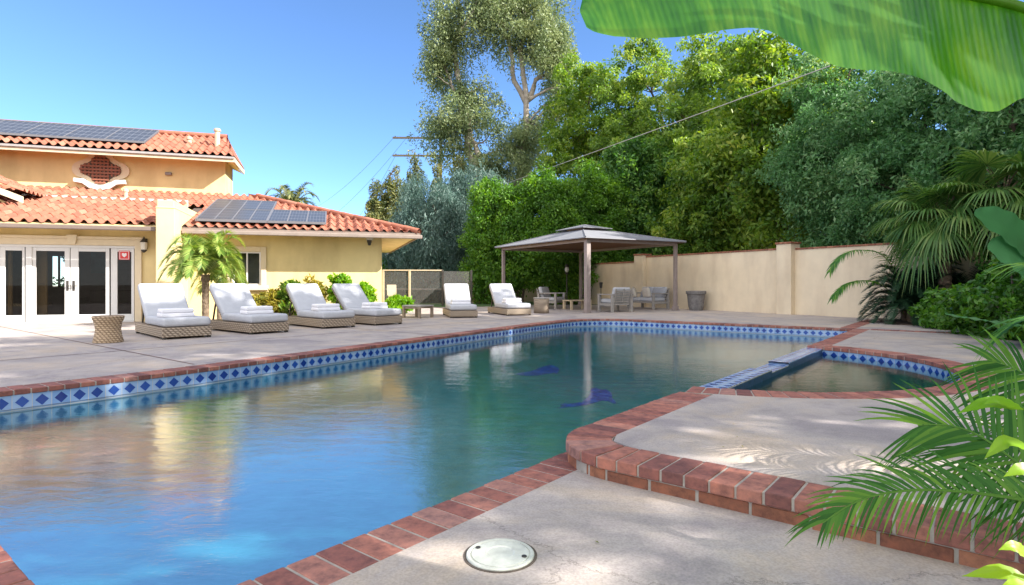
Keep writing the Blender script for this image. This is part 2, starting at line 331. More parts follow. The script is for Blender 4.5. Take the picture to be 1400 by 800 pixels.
M_barkd = simple('dark_bark', (0.11, 0.08, 0.06), 0.9, noise=0.35, nscale=6, bump=1.0, bscale=18, bdist=0.03)
M_palmtrunk = simple('palm_trunk', (0.17, 0.12, 0.08), 0.95, noise=0.4, nscale=15, bump=1.0, bscale=30, bdist=0.03)

L_euc = leafmat('eucalyptus_leaf', [(0, (0.06, 0.095, 0.045)), (0.5, (0.14, 0.185, 0.08)), (1, (0.29, 0.32, 0.15))], 0.3)
L_con = leafmat('conifer_leaf', [(0, (0.03, 0.05, 0.018)), (0.5, (0.08, 0.10, 0.03)), (1, (0.26, 0.24, 0.08))], 0.25)
L_blue = leafmat('bluegrey_leaf', [(0, (0.04, 0.08, 0.065)), (0.5, (0.075, 0.13, 0.11)), (1, (0.13, 0.19, 0.16))], 0.3)
L_hedge = leafmat('hedge_leaf', [(0, (0.025, 0.075, 0.010)), (0.5, (0.07, 0.17, 0.018)), (1, (0.15, 0.27, 0.03))], 0.4)
L_broad = leafmat('broad_leaf', [(0, (0.035, 0.085, 0.014)), (0.45, (0.09, 0.17, 0.024)), (0.8, (0.20, 0.28, 0.045)), (1, (0.34, 0.36, 0.08))], 0.45)
L_broad2 = leafmat('broad_leaf_olive', [(0, (0.04, 0.085, 0.018)), (0.45, (0.10, 0.18, 0.03)), (0.8, (0.21, 0.30, 0.055)), (1, (0.38, 0.40, 0.11))], 0.45)
L_broad3 = leafmat('broad_leaf_deep', [(0, (0.02, 0.065, 0.014)), (0.45, (0.05, 0.13, 0.025)), (0.8, (0.12, 0.22, 0.04)), (1, (0.22, 0.30, 0.07))], 0.4)
L_teal = leafmat('dark_teal_leaf', [(0, (0.022, 0.075, 0.025)), (0.4, (0.06, 0.15, 0.045)), (0.75, (0.11, 0.22, 0.085)), (1, (0.24, 0.34, 0.16))], 0.35, rough=0.5, spec=0.35)
L_shrub = leafmat('shrub_leaf', [(0, (0.02, 0.065, 0.012)), (0.5, (0.05, 0.14, 0.02)), (1, (0.12, 0.25, 0.03))], 0.4, rough=0.3)
L_palm = leafmat('palm_leaf', [(0, (0.018, 0.075, 0.012)), (0.5, (0.04, 0.13, 0.02)), (1, (0.11, 0.22, 0.03))], 0.35, rough=0.45, spec=0.25)
L_fan = leafmat('fan_leaf', [(0, (0.03, 0.08, 0.02)), (0.5, (0.08, 0.17, 0.035)), (1, (0.22, 0.27, 0.09))], 0.35)
L_date = leafmat('date_leaf', [(0, (0.07, 0.14, 0.02)), (0.5, (0.14, 0.22, 0.04)), (1, (0.28, 0.31, 0.08))], 0.35)
L_cycad = leafmat('cycad_leaf', [(0, (0.006, 0.02, 0.010)), (1, (0.022, 0.055, 0.024))], 0.1, rough=0.35)
L_lime = leafmat('lime_leaf', [(0, (0.05, 0.15, 0.012)), (0.5, (0.12, 0.27, 0.012)), (1, (0.24, 0.36, 0.015))], 0.45, rough=0.4)
L_gold = leafmat('gold_leaf', [(0, (0.08, 0.10, 0.015)), (0.5, (0.22, 0.20, 0.03)), (1, (0.34, 0.28, 0.06))], 0.35)
L_strel = leafmat('strelitzia_leaf', [(0, (0.035, 0.13, 0.045)), (1, (0.08, 0.22, 0.09))], 0.25, rough=0.3)
L_grass = leafmat('grass_blade', [(0, (0.03, 0.08, 0.012)), (1, (0.10, 0.18, 0.03))], 0.3)

# ------------------------------------------------------------------ object helpers
BASE = {}
def root_base(p):
    while p is not None:
        if p.name in BASE: return BASE[p.name]
        p = p.parent
    return (0, 0, 0)
def thing(name, label, cat, loc=(0, 0, 0), rz=0.0, group=None):
    o = bpy.data.objects.new(name, None); COL.objects.link(o); o.empty_display_size = 0.2
    o.location = loc; o.rotation_euler = (0, 0, rz); o['label'] = label; o['category'] = cat
    if group: o['group'] = group
    return o
def wthing(name, label, cat, loc, group=None):
    """thing whose parts are given in world coordinates"""
    o = thing(name, label, cat, loc, 0, group); BASE[o.name] = loc
    return o
def tag(o, label=None, cat=None, group=None, kind=None):
    if label: o['label'] = label
    if cat: o['category'] = cat
    if group: o['group'] = group
    if kind: o['kind'] = kind
    return o
def np_obj(name, V, F, mat, parent=None, smooth=False, rnd=None, uv=None, rndf=None):
    """V (N,3), F (M,4) or (M,3) arrays"""
    V = np.asarray(V, dtype=np.float32).copy(); F = np.asarray(F, dtype=np.int32)
    b = root_base(parent); V -= np.array(b, dtype=np.float32)
    me = bpy.data.meshes.new(name); k = F.shape[1]
    me.vertices.add(len(V)); me.vertices.foreach_set('co', V.ravel())
    me.loops.add(F.size); me.loops.foreach_set('vertex_index', F.ravel())
    me.polygons.add(len(F)); me.polygons.foreach_set('loop_start', np.arange(0, F.size, k, dtype=np.int32))
    me.polygons.foreach_set('loop_total', np.full(len(F), k, dtype=np.int32))
    me.polygons.foreach_set('use_smooth', np.full(len(F), smooth))
    me.update(calc_edges=True)
    if rnd is not None:
        at = me.attributes.new('rnd', 'FLOAT', 'POINT'); at.data.foreach_set('value', np.asarray(rnd, dtype=np.float32))
    if uv is not None:
        ul = me.uv_layers.new(name='UVMap'); uvv = np.asarray(uv, dtype=np.float32)[F.ravel()]
        ul.data.foreach_set('uv', uvv.ravel())
    me.materials.append(mat)
    o = bpy.data.objects.new(name, me); COL.objects.link(o); o.parent = parent
    return o

class MB:
    def __init__(s, xf=None): s.v = []; s.f = []; s.xf = xf; s.uv = []; s.rnd = []; s.r = 0.5
    def add(s, vs, fs, uv=None):
        b = len(s.v)
        for i, p in enumerate(vs):
            s.v.append(tuple(s.xf(*p)) if s.xf else tuple(p)); s.rnd.append(s.r)
            s.uv.append(uv[i] if uv else (0, 0))
        for f in fs: s.f.append([b+i for i in f])
    def box(s, x0, x1, y0, y1, z0, z1):
        vs = [(x0, y0, z0), (x1, y0, z0), (x1, y1, z0), (x0, y1, z0), (x0, y0, z1), (x1, y0, z1), (x1, y1, z1), (x0, y1, z1)]
        s.add(vs, [(0, 3, 2, 1), (4, 5, 6, 7), (0, 1, 5, 4), (1, 2, 6, 5), (2, 3, 7, 6), (3, 0, 4, 7)])
    def prism(s, poly, d, axis_fn=None):
        """poly list of 3D points, extruded by vector d"""
        n = len(poly); vs = [tuple(p) for p in poly] + [tuple(np.array(p)+np.array(d)) for p in poly]
        s.add(vs, [tuple(range(n))[::-1], tuple(range(n, 2*n))] + [(i, (i+1) % n, n+(i+1) % n, n+i) for i in range(n)])
    def bar(s, p, q, w, h=None):
        """rectangular bar from p to q"""
        h = h or w; p = Vector(p); q = Vector(q); d = (q-p).normalized()
        up = Vector((0, 0, 1)) if abs(d.z) < 0.95 else Vector((0, 1, 0))
        a = d.cross(up).normalized()*(w/2); b = a.cross(d).normalized()*(h/2)
        vs = [p-a-b, p+a-b, p+a+b, p-a+b, q-a-b, q+a-b, q+a+b, q-a+b]
        s.add([tuple(v) for v in vs], [(0, 3, 2, 1), (4, 5, 6, 7), (0, 1, 5, 4), (1, 2, 6, 5), (2, 3, 7, 6), (3, 0, 4, 7)])
    def lathe(s, c, prof, n=24, sx=1, sy=1):
        vs = []; fs = []
        for (r, z) in prof:
            for i in range(n):
                a = 2*math.pi*i/n; vs.append((c[0]+r*sx*math.cos(a), c[1]+r*sy*math.sin(a), c[2]+z))
        for j in range(len(prof)-1):
            for i in range(n): fs.append((j*n+i, j*n+(i+1) % n, (j+1)*n+(i+1) % n, (j+1)*n+i))
        fs.append(tuple(range(n))[::-1]); fs.append(tuple(range((len(prof)-1)*n, len(prof)*n)))
        s.add(vs, fs)
    def tube(s, pts, rad, n=8):
        V, F = tube_np(pts, rad, n); s.add([tuple(v) for v in V], [tuple(f) for f in F])
    def build(s, name, mat, parent=None, bevel=0.0, seg=2, smooth=False, uv=False, rnd=False, sub=0):
        b = root_base(parent)
        me = bpy.data.meshes.new(name)
        me.from_pydata([(p[0]-b[0], p[1]-b[1], p[2]-b[2]) for p in s.v], [], s.f)
        if uv:
            ul = me.uv_layers.new(name='UVMap')
            for lp in me.loops: ul.data[lp.index].uv = s.uv[lp.vertex_index]
        if rnd:
            at = me.attributes.new('rnd', 'FLOAT', 'POINT'); at.data.foreach_set('value', np.array(s.rnd, dtype=np.float32))
        bm = bmesh.new(); bm.from_mesh(me); bmesh.ops.recalc_face_normals(bm, faces=bm.faces); bm.to_mesh(me); bm.free()
        if smooth: me.polygons.foreach_set('use_smooth', [True]*len(me.polygons))
        me.materials.append(mat)
        o = bpy.data.objects.new(name, me); COL.objects.link(o); o.parent = parent
        if bevel > 0:
            m = o.modifiers.new('bevel', 'BEVEL'); m.width = bevel; m.segments = seg; m.limit_method = 'ANGLE'; m.angle_limit = R(40)
            if seg > 2: me.polygons.foreach_set('use_smooth', [True]*len(me.polygons)); m.harden_normals = False
        if sub: sm = o.modifiers.new('sub', 'SUBSURF'); sm.levels = sub; sm.render_levels = sub
        return o

def tube_np(pts, rad, n=8):
    pts = np.array(pts, float); k = len(pts)
    rad = np.array(rad if hasattr(rad, '__len__') else [rad]*k, float)
    T = np.gradient(pts, axis=0); T /= np.linalg.norm(T, axis=1)[:, None]+1e-9
    ref = np.array([0.31, 0.17, 1.0]) if abs(T[0][2]) < 0.9 else np.array([1.0, 0.2, 0])
    a = np.cross(T, ref); a /= np.linalg.norm(a, axis=1)[:, None]+1e-9; b = np.cross(T, a)
    ang = np.arange(n)*2*math.pi/n
    V = pts[:, None, :] + rad[:, None, None]*(np.cos(ang)[None, :, None]*a[:, None, :]+np.sin(ang)[None, :, None]*b[:, None, :])
    V = V.reshape(-1, 3); F = []
    for j in range(k-1):
        for i in range(n): F.append((j*n+i, j*n+(i+1) % n, (j+1)*n+(i+1) % n, (j+1)*n+i))
    return V, np.array(F, int)

def merge(parts):
    Vs = []; Fs = []; o = 0
    for V, F in parts:
        Vs.append(V); Fs.append(np.asarray(F)+o); o += len(V)
    return np.concatenate(Vs), np.concatenate(Fs)

def copy_tree(o, parent=None):
    c = o.copy(); COL.objects.link(c); c.parent = parent
    for ch in [x for x in bpy.data.objects if x.parent == o]: copy_tree(ch, c)
    return c
def place(src, used, loc, rz, label, group=None):
    """first call moves the source itself, later calls copy it"""
    o = src if not used else copy_tree(src)
    o.location = loc; o.rotation_euler = (0, 0, rz); o['label'] = label
    if group: o['group'] = group
    return o

# ------------------------------------------------------------------ 1. ground, decks, pool
def arc(cs, ct, r, a0, a1, n=8):
    return [(cs+r*math.sin(R(a0+(a1-a0)*i/n)), ct+r*math.cos(R(a0+(a1-a0)*i/n))) for i in range(n+1)]
def resample(path, step):
    p = np.array(path, float); d = np.r_[0, np.cumsum(np.linalg.norm(np.diff(p, axis=0), axis=1))]
    n = max(2, int(round(d[-1]/step))+1); q = np.linspace(0, d[-1], n)
    return np.c_[np.interp(q, d, p[:, 0]), np.interp(q, d, p[:, 1])], q
def offset(path, w):
    """offset to the right-hand side (in s,t coordinates) by w"""
    p = np.array(path, float); T = np.gradient(p, axis=0)
    # central difference with unit segments for clean corners
    seg = np.diff(p, axis=0); seg /= np.linalg.norm(seg, axis=1)[:, None]+1e-12
    n = np.zeros_like(p)
    for i in range(len(p)):
        a = seg[max(i-1, 0)]; b = seg[min(i, len(seg)-1)]
        na = np.array([a[1], -a[0]]); nb = np.array([b[1], -b[0]]); m = na+nb; m /= np.linalg.norm(m)+1e-12
        n[i] = m/max(0.5, m.dot(na))
    return p+n*w
# pool inner edge, left side from near end to the far corner, (s,t)
left = [(0.6, -7.08), (2.5, -7.13), (4.2, -7.36), (5.7, -7.62), (8.1, -8.02), (10.1, -8.34), (12.0, -8.62), (13.4, -8.76)]
# smooth with Catmull-Rom
def catmull(pts, n=6):
    P_ = [np.array(p, float) for p in pts]; P_ = [2*P_[0]-P_[1]]+P_+[2*P_[-1]-P_[-2]]; out = []
    for i in range(1, len(P_)-2):
        for k in range(n):
            t = k/n; a, b, c, d = P_[i-1:i+3]
            out.append(0.5*((2*b)+(-a+c)*t+(2*a-5*b+4*c-d)*t*t+(-a+3*b-3*c+d)*t**3))
    out.append(P_[-2]); return [tuple(x) for x in out]
left = catmull(left, 5)
FAR = 14.7; RT = -2.18; NEAR = 0.6
farleft = [(FAR-1.3+1.3*math.sin(R(a)), -8.76+ (1-math.cos(R(a)))*1.0) for a in range(10, 91, 10)]
leftpath = left + farleft                       # ends at (FAR, -7.76)
farpath = [(FAR, -7.76), (FAR, RT)]
SC, TC, RI, RO = 7.97, -2.6, 2.45, 2.77         # spa circle
pool_outline = leftpath + [(FAR, RT)] + [(NEAR, RT)]

def sheet(name, outlines, z, mat, frame=ST, kind='structure', depth=0.0):
    loops = [[Vector((p[0], p[1], 0)) for p in o] for o in outlines]
    tri = tessellate_polygon(loops); flat = [p for o in outlines for p in o]
    mb = MB(); vs = [frame(p[0], p[1], z) for p in flat]; fs = [tuple(t) for t in tri]
    if depth > 0:
        n = len(flat); vs += [frame(p[0], p[1], z-depth) for p in flat]; k = 0
        for o in outlines:
            for i in range(len(o)):
                a = k+i; b = k+(i+1) % len(o); fs.append((a, b, n+b, n+a))
            k += len(o)
    mb.add(vs, fs)
    me = bpy.data.meshes.new(name); me.from_pydata(mb.v, [], mb.f)
    bm = bmesh.new(); bm.from_mesh(me)
    for f in bm.faces:
        f.normal_update()
        if abs(f.normal.z) > 0.5 and f.normal.z < 0: f.normal_flip()
    bm.to_mesh(me); bm.free(); me.materials.append(mat)
    o = bpy.data.objects.new(name, me); COL.objects.link(o)
    if kind: o['kind'] = kind
    return o

spa_out = [(SC+RO*math.sin(R(a)), TC+RO*math.cos(R(a))) for a in np.linspace(81.7, -81.7, 40)]
spa_in = [(SC+RI*math.sin(R(a)), TC+RI*math.cos(R(a))) for a in np.linspace(80.4, -80.4, 40)]
pool_spa_hole = leftpath + [(FAR, RT), (SC+2.74, RT)] + spa_out[1:-1] + [(SC-2.74, RT), (NEAR, RT)]
big = [(-400, -400), (700, -400), (700, 400), (-400, 400)]
sheet('ground', [big, pool_spa_hole], -0.18, M_earth)
CW = 0.30
lo = [tuple(p) for p in offset(leftpath, CW)]
# offset() goes to right-hand side; make sure it lies outside the pool
if lo[0][1] > left[0][1]: lo = [tuple(p) for p in offset(leftpath, -CW)]; SGN = -1
else: SGN = 1
upper = [(-9, lo[0][1])] + lo + [(FAR+CW, RT+CW), (SC+2.68, RT+CW)] + spa_out[1:-1] + [(SC-2.68, RT+CW), (3.46, RT+CW), (3.31, RT+CW+0.06), (3.25, RT+CW+0.21), (3.24, RT+CW+0.3), (3.24, 30), (60, 30), (60, -60), (-9, -60)]
sheet('upper_deck', [upper], 0.0, M_deck, depth=0.17)
sheet('lower_deck', [[(-9, lo[0][1]+0.01), (NEAR-0.27, lo[0][1]+0.01), (NEAR-0.27, RT+0.27), (3.12, RT+0.27), (3.12, 30), (-9, 30)]], -0.13, M_deck, depth=0.04)

# ---- bricks along a path
rb = random.Random(4)
def bricks(mb, path, side, w, z0, z1, pitch=0.132, gap=0.011, jit=0.0025, over=0.0):
    p, q = resample(path, 0.02)
    nb = max(1, int(round(q[-1]/pitch))); off = offset(p, side*w); p0 = offset(p, -side*over) if over else p
    def at(arr, d): return np.array([np.interp(d, q, arr[:, 0]), np.interp(d, q, arr[:, 1])])
    for i in range(nb):
        a = q[-1]*i/nb+gap/2; b = q[-1]*(i+1)/nb-gap/2
        jz = rb.uniform(-jit, jit); jo = rb.uniform(-0.004, 0.004)
        c = [at(p0, a), at(p0, b), at(off, b), at(off, a)]
        d = (c[0]-c[3]); d /= np.linalg.norm(d)+1e-9
        c[0] = c[0]+d*jo; c[1] = c[1]+d*jo
        mb.r = rb.random()
        vs = [ST(x[0], x[1], z0) for x in c] + [ST(x[0], x[1], z1+jz) for x in c]
        mb.add(vs, [(0, 3, 2, 1), (4, 5, 6, 7), (0, 1, 5, 4), (1, 2, 6, 5), (2, 3, 7, 6), (3, 0, 4, 7)])
def mortar(mb, path, side, w, z0, z1, inset=0.006):
    p, q = resample(path, 0.06); a = offset(p, side*inset); b = offset(p, side*(w+0.004))
    n = len(p); vs = []
    for arr, z in ((a, z0), (b, z0), (b, z1), (a, z1)): vs += [ST(x[0], x[1], z) for x in arr]
    fs = []
    for i in range(n-1):
        for k in range(4): fs.append((k*n+i, k*n+i+1, ((k+1) % 4)*n+i+1, ((k+1) % 4)*n+i))
    fs += [(0, n, 2*n, 3*n), (n-1, 2*n-1, 3*n-1, 4*n-1)]
    mb.add(vs, fs)
bk = MB(); mo = MB()
def course(path, side, w, z0, z1, **k):
    bricks(bk, path, side, w, z0, z1, **k); mortar(mo, path, side, w, z0+0.004, z1-0.006)
pool = wthing('swimming_pool', 'long swimming pool with red brick coping and a blue diamond tile band', 'pool', ST(7, -5, -0.2))
fullleft = [(-1.0, -7.05)] + leftpath
course(fullleft, SGN, CW, -0.05, 0.0)
course([(FAR, -7.76+0.0), (FAR, RT)], SGN, CW, -0.05, 0.0)
# corner block of bricks at the far right corner
course([(FAR+CW, RT+0.005), (SC+2.74, RT+0.005)], SGN if False else SGN, CW, -0.05, 0.0)
# low coping: right side up to the raised deck, and the near end
course([(3.4, RT), (NEAR-0.27, RT)], SGN, 0.27, -0.185, -0.13)
course([(NEAR, RT), (NEAR, -7.1)], SGN, 0.27, -0.185, -0.13)
co = bk.build('coping', M_brick, pool, bevel=0.007, seg=2, rnd=True)
mo.build('mortar_bed', M_mortar, pool)

# raised deck edge
deckedge = wthing('raised_deck_edging', 'two courses of red brick edging the raised deck around its curved corner', 'brick edging', ST(3.2, -1, 0))
bk = MB(); mo = MB()
rr = 0.50
corner = [(2.95+rr-rr*math.sin(R(a)), RT+rr-rr*math.cos(R(a))) for a in range(0, 91, 9)]
edgepath = [(SC-2.74, RT)] + [(4.4, RT)] + corner + [(2.95, 0.0), (2.95, 4.2)]
course(edgepath, SGN, CW, -0.066, 0.0)
bk.build('coping_course', M_brick, deckedge, bevel=0.007, seg=2, rnd=True)
bk = MB()
low = [tuple(x) for x in offset([(3.7, RT)]+corner+[(2.95, 4.2)], SGN*0.014)]
bricks(bk, low[:-1], SGN, 0.12, -0.145, -0.070, pitch=0.125, gap=0.012)
bricks(bk, low[-2:], SGN, 0.12, -0.145, -0.070, pitch=0.27, gap=0.012)
bk.build('lower_course', M_brick2, deckedge, bevel=0.005, seg=1, rnd=True)
mortar(mo, low, SGN, 0.12, -0.2, -0.066, inset=0.004)
mo.build('mortar_bed', M_mortar, deckedge)

# paving bands that run on from the coping
bk = MB(); mo = MB()
course([(FAR+CW+0.02, RT+0.005), (18.9, RT+0.005)], -SGN if False else SGN, CW, -0.02, 0.006)
course([(FAR, RT+CW+0.02), (FAR, 0.75)], SGN, CW, -0.02, 0.006)
bd = bk.build('brick_paving_band', M_brick, None, bevel=0.004, seg=1, rnd=True)
tag(bd, kind='structure'); mm = mo.build('mortar_strip', M_mortar, None); tag(mm, kind='structure')

# ---- basin and tile
def strip(path, z0, z1, off_=0.0, uvs=0.152):
    p, q = resample(path, 0.05); p = offset(p, SGN*off_) if off_ else p
    n = len(p); V = [ST(x[0], x[1], z1) for x in p]+[ST(x[0], x[1], z0) for x in p]
    uv = [(d/uvs, 0.985) for d in q]+[(d/uvs, 0.985-(z1-z0)/uvs) for d in q]
    F = [(i, i+1, n+i+1, n+i) for i in range(n-1)]
    return V, F, uv
tb = MB()
for pth in (leftpath, [(FAR, -7.76), (FAR, RT)], [(FAR, RT), (SC+2.74, RT)], [(SC-2.74, RT), (3.46, RT)], [(3.46, RT), (NEAR, RT)], [(NEAR, RT), (NEAR, -7.08)]):
    top_ = -0.182 if pth[0][0] < SC and pth[-1] in ((NEAR, RT), (NEAR, -7.08)) else -0.047
    V, F, uv = strip(pth, -0.21, top_, 0.012); tb.add(V, F, uv)
tb.build('waterline_tile', M_tile, pool, uv=True)
bs = MB()
closed = pool_outline + [pool_outline[0]]
cove = [(0.02, -0.205), (0.0, -0.42), (-0.07, -0.60), (-0.20, -0.75), (-0.38, -0.86), (-0.60, -0.93)]
nC = len(closed)-1; V = []; F = []
cl = [closed[-2]]+closed+[closed[1]]
rings = [[tuple(x) for x in offset(cl, SGN*o_)[1:-2]] for o_, _ in cove]
for rg, (o_, z_) in zip(rings, cove): V += [ST(x[0], x[1], z_) for x in rg]
for k in range(len(cove)-1):
    for i in range(nC): F.append((k*nC+i, k*nC+(i+1) % nC, (k+1)*nC+(i+1) % nC, (k+1)*nC+i))
bs.add(V, F)
fl = [Vector((x[0], x[1], 0)) for x in rings[-1]]
tri = tessellate_polygon([fl]); bs.add([ST(x.x, x.y, -0.93) for x in fl], [tuple(t) for t in tri])
bs.build('basin', M_plaster, pool, smooth=False)
wt = sheet('pool_water', [[tuple(p) for p in offset(closed, SGN*0.008)[:-1]]], -0.2, M_water)

# dolphin mosaics on the pool floor
def floor_pt(u, v, z): Y = (1-z)*800/(v-388.0); return ((u-700)/800*Y, Y, z)
def mosaic(pts, label):
    zf = -0.922
    poly = [floor_pt(u, v, zf) for u, v in pts]
    tri = tessellate_polygon([[Vector(p) for p in poly]])
    mb = MB(); n = len(poly); mb.add(poly + [(p[0], p[1], p[2]-0.006) for p in poly], [tuple(t) for t in tri] + [(i, (i+1) % n, n+(i+1) % n, n+i) for i in range(n)])
    o = mb.build('dolphin_mosaic', M_blue, pool); o['label'] = label
mosaic([(702, 509), (706, 512), (720, 513.5), (735, 513), (748, 511), (757, 509.5), (761, 511), (763.5, 508), (765, 505), (761, 501.5), (755, 499), (747, 498.5), (740, 500.5), (733, 505), (724, 508), (714, 509), (705, 507.5)], 'farther blue dolphin mosaic')
mosaic([(765, 558), (771, 556.5), (785, 556), (800, 553.5), (812, 550.5), (822, 547.5), (832, 548), (841, 552), (843, 550), (837, 544.5), (836, 537), (829, 532.5), (822, 533), (815, 530), (807, 531), (808, 536), (804, 543), (797, 549), (783, 552), (772, 551.5), (766, 553), (769, 555)], 'nearer blue dolphin mosaic')

# ---- spa
spa = wthing('spa', 'round spa with brick rim and tiled spillway beside the pool', 'spa', ST(SC, -1.2, -0.1))
bk = MB(); mo = MB()
ring = [(SC+RI*math.sin(R(a)), TC+RI*math.cos(R(a))) for a in np.linspace(-80.4, 80.4, 90)]
tst = offset(resample(ring, 0.1)[0], 0.3); sg2 = 1 if np.hypot(tst[10][0]-SC, tst[10][1]-TC) > RI else -1
p_, q_ = resample(ring, 0.05)
bricks(bk, ring, sg2, RO-RI, -0.055, 0.002); mortar(mo, ring, sg2, RO-RI, -0.05, -0.004)
bk.build('coping', M_brick, spa, bevel=0.007, seg=2, rnd=True); mo.build('mortar_bed', M_mortar, spa)
tb = MB(); V, F, uv = [], [], []
n = len(p_); arr = offset(p_, sg2*0.015)
tb.add([ST(x[0], x[1], -0.05) for x in arr]+[ST(x[0], x[1], -0.2) for x in arr], [(i, i+1, n+i+1, n+i) for i in range(n-1)], [(d/0.152, 0.985) for d in q_]+[(d/0.152, 0) for d in q_])
tb.build('waterline_tile', M_tile, spa, uv=True)
sb = MB(); arr = offset(p_, sg2*0.02)
sb.add([ST(x[0], x[1], -0.195) for x in arr]+[ST(x[0], x[1], -0.8) for x in arr], [(i, i+1, n+i+1, n+i) for i in range(n-1)])
pl = [Vector((x[0], x[1], 0)) for x in arr]; tri = tessellate_polygon([pl]); sb.add([ST(p.x, p.y, -0.79) for p in pl], [tuple(t) for t in tri])
e0 = arr[0]; e1 = arr[-1]
sb.add([ST(e0[0], -1.97, -0.15), ST(e1[0], -1.97, -0.15), ST(e1[0], -1.97, -0.8), ST(e0[0], -1.97, -0.8)], [(0, 1, 2, 3)])
sb.build('basin', M_spaplaster, spa)
sp = MB(ST); ss = MB(ST)
def spill(s0, s1, ztop):
    t0, t1 = -2.205, -1.955; U = 0.152
    sp.add([(s0, t0, ztop), (s1, t0, ztop), (s1, t1, ztop), (s0, t1, ztop)], [(0, 1, 2, 3)], [(s0/U, .9), (s1/U, .9), (s1/U, -.72), (s0/U, -.72)])
    ss.add([(s0, t1, ztop-.012), (s1, t1, ztop-.012), (s1, t1, -0.3), (s0, t1, -0.3)], [(0, 1, 2, 3)], [(s0/U, .5), (s1/U, .5), (s1/U, -1.2), (s0/U, -1.2)])
    ss.add([(s0, t0, ztop-.012), (s1, t0, ztop-.012), (s1, t0, -0.3), (s0, t0, -0.3)], [(3, 2, 1, 0)], [(s0/U, .5), (s1/U, .5), (s1/U, -1.2), (s0/U, -1.2)])
    for s_ in (s0, s1): ss.add([(s_, t0, ztop-.012), (s_, t1, ztop-.012), (s_, t1, -0.3), (s_, t0, -0.3)], [(0, 1, 2, 3)])
    for (ta, tb_) in ((t0-.004, t0-.001), (t1+.001, t1+.004)): sp.add([(s0, ta, ztop), (s1, ta, ztop), (s1, ta, ztop-.014), (s0, ta, ztop-.014)], [(0, 1, 2, 3)], [(s0/U, .97)]*4)
spill(5.47, 7.45, -0.035); spill(7.45, 8.25, -0.065); spill(8.25, 10.47, -0.035)
sp.build('spillway', M_tile, spa, uv=True)
ss.build('spillway_side', simple('navy_tile', (0.035, 0.07, 0.14), 0.3, noise=0.6, nscale=18), spa)
sheet('spa_water', [[tuple(x) for x in offset(p_, sg2*0.01)] + [(e1[0], -1.962), (e0[0], -1.962)]], -0.125, M_spawater)

# planting bed soil and lawn
bed = [(2.0, 0.95), (3.3, 0.85), (5.5, 0.75), (8, 0.62), (10.4, 0.6), (13.0, 0.66), (14.7, 0.62), (16.0, 0.0), (16.8, -0.7), (17.05, -1.8), (17.2, -1.86), (19.8, -2.4), (24, -6.6), (50, 10), (50, 29), (-8, 29), (-8, 4.0), (0.5, 1.7)]
sheet('planting_bed', [bed], 0.02, M_soil, depth=0.17)
def XY(x, y, z=0): return (x, y, z)
lawn = sheet('lawn', [[(-9.5, 24.9), (-2, 24.9), (1.2, 27.6), (6.0, 27.6), (6.0, 60), (-40, 60), (-40, 30), (-9.5, 30)]], 0.012, simple('lawn_turf', (0.05, 0.10, 0.02), 0.9, noise=0.4, nscale=4), frame=XY)
# control joints in the far deck
jn = MB(XY)
for (a, b) in [((-9, -9.0), (17.5, -12.6)), ((-2, -10.6), (6, -10.4))]:
    pass
jm = simple('joint', (0.12, 0.07, 0.06), 0.9)
def joint(s0, t0, s1, t1, w=0.025):
    d = np.array([s1-s0, t1-t0]); d = d/np.linalg.norm(d); nn = np.array([-d[1], d[0]])*w/2
    q = [(s0+nn[0], t0+nn[1]), (s1+nn[0], t1+nn[1]), (s1-nn[0], t1-nn[1]), (s0-nn[0], t0-nn[1])]
    jn.v += [ST(x, y, 0.003) for x, y in q]; jn.uv += [(0, 0)]*4; jn.rnd += [.5]*4; k = len(jn.v)-4; jn.f.append([k, k+1, k+2, k+3])
joint(-6, -9.6, 17, -10.6); joint(3.2, -7.6, 3.2, -20); joint(8.0, -8.4, 8.0, -20); joint(12.6, -9.0, 12.6, -18)
joint(3.3, -0.8, 3.3, -0.8001) if False else None
tag(jn.build('deck_joint', jm), kind='structure')

# skimmer lid
c = floor_pt(684, 759, -0.13)
sk = wthing('skimmer_lid', 'round white skimmer lid set in the lower deck by the brick coping', 'skimmer lid', c)
mb = MB(); mb.lathe(c, [(0.142, -0.002), (0.142, 0.006), (0.138, 0.010), (0.126, 0.010), (0.124, 0.005), (0.121, 0.005), (0.119, 0.010), (0.06, 0.013), (0.055, 0.010), (0.03, 0.009), (0.001, 0.009)], 48)
mb.build('cover', M_lid, sk, smooth=False)
mb = MB(); mb.lathe(c, [(0.1535, 0.0), (0.1535, 0.0025), (0.1425, 0.0025), (0.1425, 0.0)], 48); mb.build('rim_gap', simple('grime', (.09, .07, .055), .95, noise=.5, nscale=20), sk)
for a in (155, -20):
    q = (c[0]+0.105*math.cos(R(a)), c[1]+0.105*math.sin(R(a)), c[2])
    mb = MB(); mb.lathe(q, [(0.011, 0.0105), (0.011, 0.0145), (0.001, 0.0145)], 8); mb.build('finger_hole', M_dark, sk)

# ------------------------------------------------------------------ 2. house
HB = HO(-4, 18, 0)
house = wthing('house', 'yellow stucco two storey house with terracotta tile roofs and white french doors', 'house', HB)
def hbox(mb, x0, x1, c0, c1, z0, z1): mb.box(x0, x1, c0, c1, z0, z1)
cD = 17.77; cE1 = 17.10; cW = 18.35; cE2 = 17.60; cU = 23.0; cEU = 22.25
SL = 0.31; ZE = 2.45; xfin0 = -4.30; xfin1 = -3.87
xR = hx(522, cW); xER = hx(574, cE2); xUR = hx(308, cU); xUE = hx(320.5, cEU)
xDL = hx(-62, cD); xDR = hx(185, cD)
